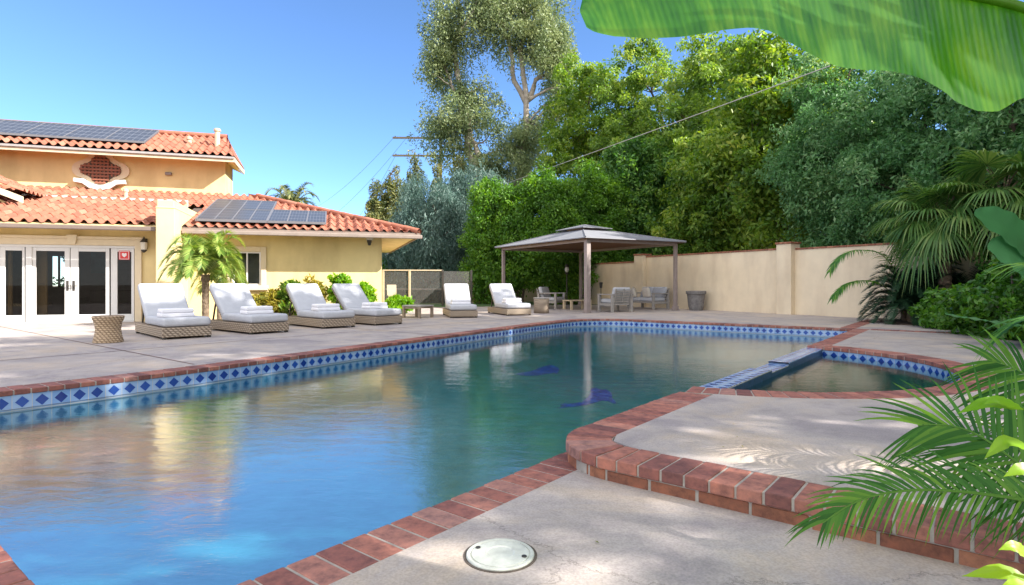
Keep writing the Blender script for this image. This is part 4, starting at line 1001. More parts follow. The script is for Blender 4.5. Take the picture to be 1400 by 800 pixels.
loung = [((222, 465), (.70, -.71), 0), ((342, 457.8), (.77, -.64), 0), ((441, 450), (.71, -.70), 0), ((513, 445.5), (.76, -.65), 0), ((615, 435), (.22, -.975), 0), ((693, 432), (.34, -.94), 0)]
llab = ['shaded grey wicker sun lounger nearest the french doors beside the wicker stool', 'second sun lounger from the doors, standing in front of the short palm',
        'third sun lounger from the doors standing in front of the wing wall shrubs', 'fourth sun lounger from the doors next to the low wooden table',
        'sun lounger facing the camera between the low wooden table and the hedge', 'sun lounger beside the wicker side table near the gazebo']
tlab = ['folded white towel on the lounger nearest the french doors', 'bunched white towel on the lounger in front of the short palm', 'white towel on the third lounger from the doors',
        'white towel on the lounger next to the low wooden table', 'white towel on the lounger facing the camera before the mesh fence', 'neatly folded white towel on the lounger near the gazebo']
for i, ((u, v), (fx, fy), _) in enumerate(loung):
    Y = 800/(v-388.0); X = (u-700)/800*Y; rz = dirz(fx, fy)
    # the given pixel is the front-left corner seen from the camera: local x = -W/2
    cx = X + math.cos(rz)*W_/2; cy = Y + math.sin(rz)*W_/2
    place(lg, i > 0, (cx, cy, 0), rz, llab[i], 'sun loungers along the pool deck')
    lx = rt.uniform(-.10, -.04); ly = .40+rt.uniform(-.04, .06)
    wx = cx+math.cos(rz)*lx-math.sin(rz)*ly; wy = cy+math.sin(rz)*lx+math.cos(rz)*ly
    place(tw, i > 0, (wx, wy, .385), rz+rt.uniform(-.1, .1), tlab[i], 'white towels on the sun loungers')

# stools / side tables
st = thing('wicker_stool', 'hourglass shaped tan wicker stool on the deck in front of the french doors', 'stool', (-6.9, 10.0, 0))
mb = MB(); mb.lathe((0, 0, 0), [(.22, .0), (.225, .02), (.20, .12), (.185, .22), (.20, .33), (.232, .40), (.235, .43)], 28); mb.build('body', M_wickert, st, smooth=True)
mb = MB(); mb.lathe((0, 0, 0), [(.24, .428), (.242, .445), (.22, .455), (.01, .455)], 28); mb.build('top', M_wickert, st)
st = thing('wicker_side_table', 'round dark wicker side table between the last lounger and the gazebo', 'side table', (1.0, 19.9, 0))
mb = MB(); mb.lathe((0, 0, 0), [(.26, 0), (.25, .2), (.25, .3), (.265, .5)], 24); mb.build('body', M_wicker, st, smooth=True)
mb = MB(); mb.lathe((0, 0, 0), [(.275, .5), (.275, .53), (.01, .535)], 24); mb.build('top', M_greywood, st)
lt = thing('low_table', 'low square weathered wood table between two sun loungers', 'table', (-2.78, 17.3, 0), R(-30))
mb = MB(); mb.box(-.33, .33, -.33, .33, .33, .37)
mb.build('top', M_greywood, lt, bevel=.006)
mb = MB(); mb.box(-.3, .3, -.31, -.28, .27, .329); mb.box(-.3, .3, .28, .31, .27, .329); mb.build('apron', M_wood, lt)
for x in (-.29, .29):
    for y in (-.29, .29): mb = MB(); mb.box(x-.035, x+.035, y-.035, y+.035, 0, .33); mb.build('leg', M_wood, lt)

# gazebo furniture
def seat_unit(name, label, cat, w, loc, rz, cushion_n=1):
    t = thing(name, label, cat, loc, rz)
    for sx in (-1, 1):
        mb = MB(); x = sx*(w/2-.05)
        mb.box(x-.045, x+.045, -.02, .07, 0, .60); mb.box(x-.045, x+.045, .72, .81, 0, .60); mb.box(x-.055, x+.055, -.04, .83, .60, .64); mb.box(x-.03, x+.03, .07, .72, .22, .30)
        mb.build('arm', M_greywood, t, bevel=.006)
    mb = MB(); mb.box(-w/2+.1, w/2-.1, 0.0, .76, .24, .31); mb.build('seat_frame', M_greywood, t, bevel=.006)
    mb = MB(); 
    for k in range(5): mb.box(-w/2+.1, w/2-.1, .745+k*.022, .765+k*.022, .34+k*.09, .41+k*.09)
    for x in (-w/2+.12, 0, w/2-.12): mb.bar((x, .775, .3), (x, .89, .82), .04, .02)
    mb.build('backrest_slats', M_greywood, t)
    cw = (w-.2)/cushion_n
    for k in range(cushion_n):
        a = -w/2+.1+k*cw
        mb = MB(); mb.box(a+.005, a+cw-.005, -.02, .68, .315, .46); mb.build('seat_cushion', M_cushion, t, bevel=.045, seg=4)
        mb = MB(); mb.prism([(a+.01, .56, .45), (a+.01, .72, .44), (a+.01, .84, .86), (a+.01, .69, .88)], (cw-.02, 0, 0)); mb.build('back_cushion', M_cushion, t, bevel=.05, seg=4)
    return t
q = GZ(1.3, .55, 0)
seat_unit('armchair', 'grey teak armchair with its slatted back to the pool under the gazebo', 'armchair', .95, (4.02, 20.35, 0), math.atan2(E1[1], E1[0])+math.pi)
bpy.data.objects['armchair'].location = (3.75+.0, 21.3, 0); 
# local -Y is the front of the seat: back panel nearest the pool
c_ = np.array((3.48, 20.35))+np.array(E1)*.47; fr = np.array(E2)
o = bpy.data.objects['armchair']; rz = math.atan2(E1[1], E1[0])+math.pi; o.rotation_euler = (0, 0, rz)
o.location = (c_[0]+fr[0]*.80, c_[1]+fr[1]*.80, 0)
seat_unit('armchair', 'grey teak armchair at the left end of the gazebo, facing the sofa', 'armchair', .95, (1.95, 23.6, 0), R(62))
seat_unit('loveseat', 'grey teak loveseat with two pillows against the wall side of the gazebo', 'sofa', 1.6, (5.1, 23.3, 0), R(-62), 2)
ct = thing('coffee_table', 'low pale slatted coffee table under the gazebo between the seats', 'table', (2.55, 22.9, 0), R(29))
mb = MB()
for k in range(6): mb.box(-.5, .5, -.3+k*.1, -.3+k*.1+.088, .33, .37)
mb.build('top', M_tan, ct)
for x in (-.44, .44):
    for y in (-.25, .25): mb = MB(); mb.box(x-.04, x+.04, y-.04, y+.04, 0, .33); mb.build('leg', M_tan, ct)
for (x, y, rz, lab) in ((5.62, 23.0, .4, 'light throw pillow at the near end of the loveseat'), (5.28, 23.55, -.3, 'light throw pillow at the far end of the loveseat')):
    mb = MB(); mb.box(-.07, .07, -.22, .22, 0, .40); o = mb.build('throw_pillow', simple('pale_pillow', (.6, .55, .48), .9), None, bevel=.065, seg=4)
    o.location = (x-.3, y, .47); o.rotation_euler = (0, -.25, rz); tag(o, lab, 'pillow', 'throw pillows on the loveseat')
pt = thing('plant_pot', 'empty weathered grey planter standing against the cream wall', 'planter', (6.92, 22.0, 0))
mb = MB(); mb.lathe((0, 0, 0), [(.24, 0), (.25, .03), (.27, .12), (.28, .14), (.33, .60), (.37, .62), (.375, .72), (.35, .73), (.33, .70), (.30, .45), (.01, .44)], 28); mb.build('pot', M_pot, pt, smooth=False)
# lantern and torch near hedge
lp = thing('hanging_lantern', 'small black lantern with white globe on a post before the hedge', 'lantern', (2.55, 27.2, 0))
mb = MB(); mb.lathe((0, 0, 0), [(.03, 0), (.025, 1.45), (.1, 1.47), (.1, 1.52), (.02, 1.53)], 10); mb.lathe((0, 0, 0), [(.13, 1.78), (.08, 1.88), (.02, 1.93)], 10); mb.build('post', M_dark, lp)
mb = MB(); mb.lathe((0, 0, 0), [(.05, 1.53), (.1, 1.62), (.1, 1.7), (.06, 1.78)], 12); mb.build('globe', simple('milk_glass', (.75, .74, .7), .3), lp, smooth=True)
ht = thing('patio_torch', 'thin black torch standing behind the gazebo furniture', 'torch', (4.0, 26.3, 0))
mb = MB(); mb.lathe((0, 0, 0), [(.16, 0), (.15, .03), (.02, .05), (.018, .8), (.06, .82), (.08, 1.05), (.05, 1.07), (.01, 1.07)], 12); mb.build('stand', M_dark, ht)

# ------------------------------------------------------------------ 6. mesh fence and things behind it
fe = wthing('mesh_fence', 'see-through pool safety fence between the house corner and the garden wall', 'fence', (-4.6, 26, 0))
fpts = [(-5.7, 25.9), (-4.55, 26.0), (-3.1, 26.2), (-1.85, 26.6)]
for i, (x, y) in enumerate(fpts):
    m_ = M_tan if i < 2 else M_dark
    mb = MB(); mb.box(x-.045, x+.045, y-.045, y+.045, 0, 1.62); mb.build('post', m_, fe, bevel=.008)
for i in range(3):
    (x0, y0), (x1_, y1) = fpts[i], fpts[i+1]
    mb = MB(); mb.add([(x0+.05, y0, .05), (x1_-.05, y1, .05), (x1_-.05, y1, 1.56), (x0+.05, y0, 1.56)], [(0, 1, 2, 3)]); mb.build('mesh_panel', M_fence, fe)
    if i < 2: mb = MB(); mb.bar((x0, y0, 1.6), (x1_, y1, 1.6), .06, .05); mb.build('top_rail', M_tan, fe)
bl = thing('patio_table', 'long low dark table standing on the lawn behind the mesh fence', 'table', (-4.7, 29.5, 0))
mb = MB(); mb.box(-1.6, 1.6, -.4, .4, .70, .76); mb.build('top', M_greymetal, bl)
for x in (-1.5, 1.5):
    for y in (-.35, .35): mb = MB(); mb.box(x-.04, x+.04, y-.04, y+.04, 0, .7); mb.build('leg', M_dark, bl)
bc = thing('garden_chair', 'small tan garden chair left of the table behind the mesh fence', 'chair', (-5.75, 28.2, 0), R(20))
mb = MB(); mb.box(-.25, .25, -.25, .25, .4, .45); mb.build('seat', M_tan, bc)
mb = MB(); mb.bar((0, .25, .45), (0, .38, .95), .45, .03); mb.build('backrest', M_tan, bc)
for x in (-.22, .22):
    for y in (-.22, .22): mb = MB(); mb.box(x-.02, x+.02, y-.02, y+.02, 0, .4); mb.build('leg', M_dark, bc)

# ------------------------------------------------------------------ 7. utility pole and wires
up = wthing('utility_pole', 'wooden utility pole with two crossarms rising behind the conifer', 'utility pole', (-5.6, 46, 0))
mb = MB(); mb.tube([(-5.6, 46, 0), (-5.6, 46, 13.2)], [.16, .11], 10); mb.build('pole', M_wood, up)
for z in (12.45, 11.05): mb = MB(); mb.bar((-9.4, 46.1, z+.05), (-4.0, 45.8, z-.05), .12, .14); mb.build('crossarm', M_wood, up)
mb = MB()
for x in (-9.2, -8.2, -7.4, -6.4): mb.lathe((x, 46.08, 12.5), [(.03, 0), (.05, .08), (.02, .16)], 6); mb.lathe((x+.05, 46.08, 11.1), [(.03, 0), (.05, .08), (.02, .16)], 6)
mb.build('insulator', M_pot, up)
def wire(p, q, sag, r, label, grp=None):
    pts = []
    for i in range(25):
        t = i/24; pts.append([p[k]+(q[k]-p[k])*t for k in range(3)]); pts[-1][2] -= sag*4*t*(1-t)
    V, F = tube_np(pts, r, 5); c = pts[0]
    o = np_obj('power_wire', V, F, simple('wire_dark', (.12, .12, .13), .6) if r < .0125 else simple('wire_pale', (.45, .42, .38), .6)); tag(o, label, 'wire', grp)
wire((-9.2, 46, 12.6), (-26, 70, 9), 1.0, .012, 'topmost thin wire sagging left from the crossarms above the roof', 'thin wires left of the pole')
wire((-8.2, 46, 12.6), (-25, 70, 6.8), 1.0, .012, 'middle thin wire sagging left from the crossarms above the roof', 'thin wires left of the pole')
wire((-9.1, 46, 11.2), (-22, 70, 5), 1.0, .012, 'lowest thin wire sagging left from the crossarms above the roof', 'thin wires left of the pole')
def WPt(u, v, Y): return ((u-700)/800*Y, Y, 1+(388-v)/800*Y)
wire(WPt(600, 283, 44), WPt(1135, 90, 15.8), .05, .014, 'long pale service cable running up across the trees to the right')

# ------------------------------------------------------------------ 8. foliage generators
def leaf_quads(C, D, Nn, L, W, rnd):
    """C centres, D unit directions, Nn normals, L, W arrays -> diamond leaves"""
    S = np.cross(D, Nn); S /= np.linalg.norm(S, axis=1)[:, None]+1e-9
    L = L[:, None]; W = W[:, None]
    base = C-D*L*.5; tip = C+D*L*.5; m1 = C-D*L*.05+S*W*.5+Nn*W*.12; m2 = C-D*L*.05-S*W*.5+Nn*W*.12
    V = np.stack([base, m1, tip, m2], axis=1).reshape(-1, 3)
    F = np.arange(len(V)).reshape(-1, 4)
    return V, F, np.repeat(rnd, 4)
def unit(a): return a/(np.linalg.norm(a, axis=1)[:, None]+1e-9)
def crown(rs, envs, ncl, rc, nlf, L, W, shell=.55, droop=0.0, up=.3, flat=.75, rbias=0.0, stretch=1.0):
    """leaf clumps inside ellipsoid envelopes (cx,cy,cz,rx,ry,rz[,weight])"""
    wts = np.array([e[3]*e[4]*e[5] for e in envs])**.7; wts /= wts.sum()
    idx = rs.choice(len(envs), ncl, p=wts); E = np.array([e[:6] for e in envs])[idx]
    d = unit(rs.normal(size=(ncl, 3))); rad = rs.uniform(shell, 1.0, ncl)**.8
    rad *= rs.uniform(.86, 1.14, ncl)
    cc = E[:, :3]+d*rad[:, None]*E[:, 3:6]
    crnd = rs.uniform(0, 1, ncl); csz = rs.uniform(.55, 1.35, ncl)*rc
    k = np.repeat(np.arange(ncl), nlf); n = len(k)
    dl = unit(rs.normal(size=(n, 3))); r_ = rs.uniform(.25, 1, n)**.6
    sc = np.array([1, 1, flat*stretch])
    C = cc[k]+dl*(r_*csz[k])[:, None]*sc
    C[:, 2] -= droop*np.abs(rs.normal(size=n))*csz[k]
    D = unit(dl*.6+rs.normal(size=(n, 3))*.8+np.array([0, 0, -droop*1.6]))
    Nn = unit(rs.normal(size=(n, 3))+np.array([0, 0, up*2])+dl*.5)
    rn = np.clip(.55*crnd[k]+.45*rs.uniform(0, 1, n)+rbias, 0, 1)
    V, F, rr_ = leaf_quads(C, D, Nn, L*rs.uniform(.6, 1.3, n), W*rs.uniform(.6, 1.3, n), rn)
    return V, F, rr_, cc
def limb(p, q, r0, r1, rs, bend=.12, n=7, side=6):
    p = np.array(p, float); q = np.array(q, float); L = np.linalg.norm(q-p); t = np.linspace(0, 1, n)[:, None]
    off = rs.normal(size=3)*bend*L; pts = p+(q-p)*t+off*np.sin(t*math.pi)*.6+rs.normal(size=(n, 3))*.02*L*np.sin(t*math.pi)
    return tube_np(pts, np.linspace(r0, r1, n), side)
def tree(name, label, cat, base, trunks, envs, par, leafm, barkm, seed, group=None, nbr=26):
    """trunks: list of polylines [(x,y,z)...] with (r0,r1)"""
    rs = np.random.RandomState(seed)
    t = wthing(name, label, cat, base, group)
    V, F, rn, cc = crown(rs, envs, **par)
    parts = []; tips = []
    for pl, r0, r1 in trunks:
        pl = np.array(pl, float); d = np.r_[0, np.cumsum(np.linalg.norm(np.diff(pl, axis=0), axis=1))]
        q = np.linspace(0, d[-1], 14); pts = np.stack([np.interp(q, d, pl[:, i]) for i in range(3)], 1)
        pts[1:] += rs.normal(size=(13, 3))*.012*d[-1]; rad = r0+(r1-r0)*(q/d[-1]); rad[0] *= 1.35
        parts.append(tube_np(pts, rad, 9)); tips.append((pts, rad))
    sel = rs.choice(len(cc), min(nbr, len(cc)), replace=False)
    for s in sel:
        best = None
        for pts, rad in tips:
            dz = cc[s][2]-pts[:, 2]; ds = np.linalg.norm(pts-cc[s], axis=1)+np.where(dz < .15*ds_safe(pts, cc[s]), 5, 0)
            j = int(np.argmin(ds))
            if best is None or ds[j] < best[0]: best = (ds[j], pts[j], rad[j])
        parts.append(limb(best[1], cc[s], max(best[2]*.5, .02), .012, rs))
    TV, TF = merge(parts)
    np_obj('trunk', TV, TF, barkm, t, smooth=True)
    np_obj('crown', V, F, leafm, t, rnd=rn)
    return t
def ds_safe(p, c): return np.linalg.norm(p[:, :2]-c[:2], axis=1)+.2

def frond(rachis, nleaf, ll, lw, rs, vang=.5, droop=.25, start=.12, taper=True, fwd=.55, seg=3, rr=.012, side=None, tipl=.35, low=1.0):
    """rachis: (k,3) polyline from stem to tip. leaflets both sides. returns V,F,rnd"""
    rachis = np.array(rachis, float); d = np.r_[0, np.cumsum(np.linalg.norm(np.diff(rachis, axis=0), axis=1))]
    q = np.linspace(0, d[-1], 24); pts = np.stack([np.interp(q, d, rachis[:, i]) for i in range(3)], 1)
    for _ in range(3): pts[1:-1] = .25*pts[:-2]+.5*pts[1:-1]+.25*pts[2:]
    T = unit(np.gradient(pts, axis=0)); up = np.array([0, 0, 1.0])
    S = np.cross(T, up); bad = np.linalg.norm(S, axis=1) < .15
    S[bad] = np.array([1, 0, 0]); S = unit(S)
    if side is not None: S = unit(np.tile(np.array(side, float), (len(S), 1))-T*(T@np.array(side, float))[:, None])
    U = np.cross(S, T)
    Vs = []; Fs = []; Rn = []; o = 0
    tv, tf = tube_np(pts, np.linspace(rr, rr*.3, len(pts)), 5); Vs.append(tv); Fs.append(tf); Rn.append(np.full(len(tv), .8)); o = len(tv)
    for sgn in (-1, 1):
        f = start+(1-start)*(np.arange(nleaf)+rs.uniform(-.2, .2, nleaf))/nleaf; f = np.clip(f, 0, .999)
        x = f*(len(pts)-1); i0 = x.astype(int); fr = (x-i0)[:, None]; i1 = np.minimum(i0+1, len(pts)-1)
        B = pts[i0]*(1-fr)+pts[i1]*fr; Tt = unit(T[i0]*(1-fr)+T[i1]*fr); Ss = unit(S[i0]*(1-fr)+S[i1]*fr); Uu = unit(U[i0]*(1-fr)+U[i1]*fr)
        fw = fwd+(1.6)*np.clip((f-.6)/.4, 0, 1)**2*1.0
        va = vang*rs.uniform(.6, 1.4, nleaf)
        D = unit(Ss*sgn+Tt*fw[:, None]+Uu*va[:, None])
        Ln = ll*(np.sin(np.clip(f*.86+.12, 0, 1)*math.pi)**.5*(1-tipl)+tipl)*rs.uniform(.88, 1.08, nleaf)
        if sgn < 0: Ln = Ln*low
        if not taper: Ln = ll*rs.uniform(.9, 1.1, nleaf)
        Wd = unit(np.cross(D, Uu)+Uu*.3)
        for k in range(seg+1):
            pass
        grid = []
        dr = droop*rs.uniform(.6, 1.5, nleaf)
        for k in range(seg+1):
            s_ = k/seg; c = B+D*(Ln*s_)[:, None]; c[:, 2] -= dr*Ln*s_**2
            w_ = lw*(1.0 if k == 0 else (1-s_)**.6+.02)*(.6 if k == 0 else 1)
            grid.append(c-Wd*w_/2); grid.append(c+Wd*w_/2)
        G = np.stack(grid, 1); m = 2*(seg+1); Vs.append(G.reshape(-1, 3))
        base = (np.arange(nleaf)*m)[:, None]
        for k in range(seg): Fs.append(np.concatenate([base+2*k, base+2*k+1, base+2*k+3, base+2*k+2], 1)+o)
        Rn.append(np.repeat(rs.uniform(0, 1, nleaf), m)); o += nleaf*m
    return np.concatenate(Vs), np.concatenate(Fs), np.concatenate(Rn)
def fronds_obj(name, lst, mat, parent):
    o = 0; Vs = []; Fs = []; Rs = []
    for V, F, r_ in lst: Vs.append(V); Fs.append(F+o); Rs.append(r_); o += len(V)
    return np_obj(name, np.concatenate(Vs), np.concatenate(Fs), mat, parent, rnd=np.concatenate(Rs))
def arch(c, az, L, rise, drop, n=10, tw=0.0):
    """arching rachis"""
    t = np.linspace(0, 1, n); r_ = L*(t-.12*t**3)
    z = rise*np.sin(t*math.pi*.62)/math.sin(math.pi*.62 if .62 < .5 else math.pi*.5)-drop*t**2.2
    return np.stack([c[0]+r_*np.cos(az+tw*t), c[1]+r_*np.sin(az+tw*t), c[2]+z], 1)
def palm(name, label, base, h, nf, L, mat, seed, nleaf=46, ll=.3, lw=.022, trunk_r=.09, rise=(.2, 1.0), drop=(.3, 1.0), group=None, lean=(0, 0), cat='palm tree', azs=None, droop=.3, vang=.4, skirt=0):
    rs = np.random.RandomState(seed); t = wthing(name, label, cat, base, group)
    c = (base[0]+lean[0], base[1]+lean[1], base[2]+h)
    n_ = max(6, int(h/.06)); zz = np.linspace(0, 1, n_)
    pts = np.stack([base[0]+lean[0]*zz**1.5, base[1]+lean[1]*zz**1.5, base[2]+h*zz], 1)
    rad = trunk_r*(1+.12*np.tile([0, 1], n_)[:n_])*(1+.25*(zz > .85))
    TV, TF = tube_np(pts, rad, 12); np_obj('trunk', TV, TF, M_palmtrunk, t)
    lst = []
    for i in range(nf):
        az = azs[i] if azs is not None else i*2.399+rs.uniform(-.25, .25); k = (i+.5)/nf
        ri = rise[1]+(rise[0]-rise[1])*k; dr = drop[0]+(drop[1]-drop[0])*k
        Lf = L*rs.uniform(.85, 1.1)
        lst.append(frond(arch(c, az, Lf*(.75+.25*k), ri*Lf, dr*Lf), nleaf, ll, lw, rs, droop=droop, vang=vang))
    fronds_obj('fronds', lst, mat, t)
    return t

# ------------------------------------------------------------------ 9. trees
FAST = dict(flat=.75)
def Wp(u, Y): return (u-700)/800*Y
# eucalyptus, far
def zz(v, Y): return 1+(388-v)/800*Y
Y0 = 42
tree('eucalyptus_tree', 'very tall pale barked eucalyptus with open grey green crown rising above everything', 'tree', (Wp(668, Y0), Y0, 0),
     [([(Wp(672, Y0), Y0, 0), (Wp(655, Y0), Y0, zz(250, Y0)), (Wp(632, Y0), Y0, zz(150, Y0)), (Wp(625, Y0), Y0, zz(60, Y0)), (Wp(632, Y0), Y0, zz(-40, Y0))], .42, .10),
      ([(Wp(676, Y0), Y0, 0), (Wp(712, Y0), Y0, zz(235, Y0)), (Wp(720, Y0), Y0, zz(150, Y0)), (Wp(718, Y0), Y0-.5, zz(60, Y0)), (Wp(712, Y0), Y0, zz(-40, Y0))], .36, .09),
      ([(Wp(720, Y0), Y0, zz(140, Y0)), (Wp(700, Y0), Y0+.3, zz(100, Y0)), (Wp(690, Y0), Y0, zz(20, Y0)), (Wp(684, Y0), Y0, zz(-50, Y0))], .2, .06),
      ([(Wp(722, Y0), Y0, zz(135, Y0)), (Wp(742, Y0), Y0+.3, zz(95, Y0)), (Wp(757, Y0), Y0, zz(20, Y0))], .2, .05),
      ([(Wp(655, Y0), Y0, zz(215, Y0)), (Wp(618, Y0), Y0-.3, zz(120, Y0)), (Wp(598, Y0), Y0, zz(40, Y0))], .18, .04)],
     [(Wp(612, Y0), Y0, zz(40, Y0), 2.2, 2.4, 2.6), (Wp(600, Y0), Y0, zz(95, Y0), 1.7, 2, 1.8), (Wp(665, Y0), Y0, zz(15, Y0), 3.2, 3, 3.5), (Wp(735, Y0), Y0, zz(40, Y0), 3, 3, 3.5),
      (Wp(762, Y0), Y0, zz(85, Y0), 1.8, 2, 2.2), (Wp(640, Y0), Y0, zz(150, Y0), 2.6, 2.5, 2.6), (Wp(700, Y0), Y0, zz(-30, Y0), 3.6, 3, 2.5), (Wp(605, Y0), Y0, zz(175, Y0), 1.8, 2, 2.2),
      (Wp(720, Y0), Y0, zz(200, Y0), 2.5, 2.5, 2.6), (Wp(665, Y0), Y0, zz(235, Y0), 3.4, 2.5, 2.4), (Wp(755, Y0), Y0, zz(140, Y0), 1.4, 2, 1.8)],
     dict(ncl=900, rc=.85, nlf=130, L=.24, W=.085, shell=.12, droop=.35, up=.1, flat=.9), L_euc, M_bark, 11, nbr=120)
# conifers behind the roof
for i, (u, vt, sp_, Yc, lab) in enumerate([(514, 256, 1.0, 36, 'small dark conifer, leftmost beside the tiled roof corner'), (537, 226, 1.2, 36.5, 'dark conifer with pointed sunlit tip, second from the roof corner'), (566, 214, 1.3, 38, 'dark conifer with pointed top in front of the utility pole'), (600, 232, 1.2, 37.5, 'conifer top right of the utility pole'), (629, 220, 1.3, 40, 'golden tipped conifer top below the eucalyptus')]):
    X = Wp(u, Yc); zt_ = zz(vt, Yc)
    envs = [(X, Yc, zt_*f, sp_*r_, sp_*r_, zt_*.13) for f, r_ in ((.12, 1.3), (.3, 1.3), (.48, 1.1), (.64, .85), (.78, .55), (.9, .24))]
    tree('conifer_tree', lab, 'tree', (X, Yc, 0), [([(X, Yc, 0), (X, Yc, zt_*.97)], .25, .04)], envs, dict(ncl=300, rc=.34, nlf=110, L=.20, W=.07, shell=.6, up=.5, stretch=1.9), L_con, M_barkd, 20+i, 'conifers behind the house', 20)
# blue-grey drooping trees
for i, (u, vt, Yc, rx, lab) in enumerate([(590, 235, 31.5, 2.3, 'blue grey weeping tree with fine drooping foliage behind the mesh fence'), (648, 218, 32.5, 2.0, 'blue grey weeping tree standing against the green hedge')]):
    X = Wp(u, Yc); zt_ = zz(vt, Yc)
    envs = [(X, Yc, zt_*.25, rx*1.1, rx, zt_*.24), (X-.3, Yc, zt_*.5, rx*1.05, rx, zt_*.25), (X+.2, Yc, zt_*.74, rx*.85, rx*.8, zt_*.22)]
    tree('weeping_tree', lab, 'tree', (X, Yc, 0), [([(X, Yc, 0), (X+.2, Yc, zt_*.9)], .2, .04)], envs, dict(ncl=420, rc=.5, nlf=150, L=.24, W=.045, shell=.6, droop=.9, up=0, stretch=1.6), L_blue, M_barkd, 30+i, 'blue grey weeping trees', 25)
# tall green hedge trees
hg = [(672, 245, 29, 1.25), (708, 250, 28.6, 1.2), (742, 232, 28.4, 1.3), (775, 245, 28.6, 1.2), (806, 225, 28.9, 1.3), (836, 238, 29.8, 1.2)]
hl = ['bright green columnar hedge tree, leftmost of the row', 'second columnar hedge tree from the left, above the last lounger', 'columnar hedge tree at the left gazebo post', 'columnar hedge tree behind the gazebo roof\'s left slope', 'columnar hedge tree directly behind the gazebo peak', 'columnar hedge tree right of the gazebo peak']
for i, (u, vt, Yc, rx) in enumerate(hg):
    X = Wp(u, Yc); zt_ = zz(vt, Yc)
    envs = [(X, Yc, zt_*f, rx*k, rx*k, zt_*.16) for f, k in ((.3, .95), (.48, 1.1), (.66, 1.0), (.84, .75))]
    if i in (0, 3): envs.append((X, Yc, zt_*.14, rx*.9, rx*.8, zt_*.12))
    tree('hedge_tree', hl[i], 'tree', (X, Yc, 0), [([(X, Yc, 0), (X, Yc, zt_*.9)], .09, .03), ([(X+.2, Yc-.1, 0), (X+.5, Yc, zt_*.7)], .06, .02)], envs, dict(ncl=260, rc=.42, nlf=130, L=.17, W=.07, shell=.6, droop=.3, up=.2, stretch=1.3), L_hedge, M_barkd, 40+i, 'columnar hedge trees behind the gazebo', 20)
# large broadleaf trees beyond the wall
bt = [(815, 70, 38, 3.6, 0, 'loose light green broadleaf tree right of the eucalyptus'), (905, 45, 35, 4.2, 0, 'large light green broadleaf tree above the gazebo'), (1005, 40, 31, 4.0, 0, 'large yellow green broadleaf tree under the banana leaf'),
      (890, 190, 31, 2.8, 0, 'darker broadleaf tree just behind the far wall pier'), (985, 200, 27.5, 2.6, 0, 'bushy broadleaf tree behind the middle of the cream wall'), (1075, 55, 25, 3.2, 0, 'broadleaf tree left of the wall pier')]
for i, (u, vt, Yc, rx, _, lab) in enumerate(bt):
    X = Wp(u, Yc); zt_ = zz(vt, Yc); rs = np.random.RandomState(70+i)
    envs = [(X, Yc, zt_*.72, rx, rx, zt_*.24), (X-rx*.5, Yc-.5, zt_*.5, rx*.75, rx*.8, zt_*.2), (X+rx*.55, Yc, zt_*.55, rx*.8, rx*.8, zt_*.22), (X, Yc-.6, zt_*.33, rx*.85, rx*.7, zt_*.14), (X-rx*.3, Yc, zt_*.9, rx*.5, rx*.5, zt_*.1)]
    tree('broadleaf_tree', lab, 'tree', (X, Yc, 0), [([(X, Yc, 0), (X+.2, Yc, zt_*.4), (X-.4, Yc, zt_*.85)], .22, .05), ([(X+.2, Yc, zt_*.3), (X+rx*.5, Yc, zt_*.7)], .12, .04), ([(X+.1, Yc, zt_*.25), (X-rx*.5, Yc-.3, zt_*.65)], .12, .03)], envs,
         dict(ncl=480, rc=[.62, .5, .72][i % 3], nlf=120, L=[.24, .20, .28][i % 3], W=[.11, .10, .12][i % 3], shell=.35, droop=.25, up=.3), [L_broad, L_broad2, L_broad2, L_broad3, L_broad, L_broad][i], M_barkd, 50+i, 'broadleaf trees beyond the cream wall', 60)
# teal dark trees at right
tl = [(1165, 45, 21, 2.6, 'dark blue green glossy tree above the wall pier'), (1270, 60, 18, 2.6, 'dark blue green tree behind the fan palm'), (1215, 215, 19.5, 1.9, 'small dark blue green tree leaning over the wall'), (1390, 30, 15.5, 2.6, 'dark green tree at the right edge behind the banana leaf')]
for i, (u, vt, Yc, rx, lab) in enumerate(tl):
    X = Wp(u, Yc); zt_ = zz(vt, Yc)
    envs = [(X, Yc, zt_*.72, rx, rx, zt_*.26), (X-rx*.4, Yc-.4, zt_*.48, rx*.8, rx*.8, zt_*.22), (X+rx*.5, Yc, zt_*.5, rx*.8, rx*.8, zt_*.22), (X, Yc, zt_*.33, rx*.8, rx*.6, zt_*.14)]
    tree('evergreen_tree', lab, 'tree', (X, Yc, 0), [([(X, Yc, 0), (X-.2, Yc, zt_*.85)], .18, .04), ([(X, Yc, zt_*.3), (X+rx*.5, Yc, zt_*.65)], .1, .03)], envs,
         dict(ncl=420, rc=.45, nlf=120, L=.17, W=.065, shell=.45, droop=.35, up=.25), L_teal, M_barkd, 80+i, 'dark evergreen trees at the right', 40)
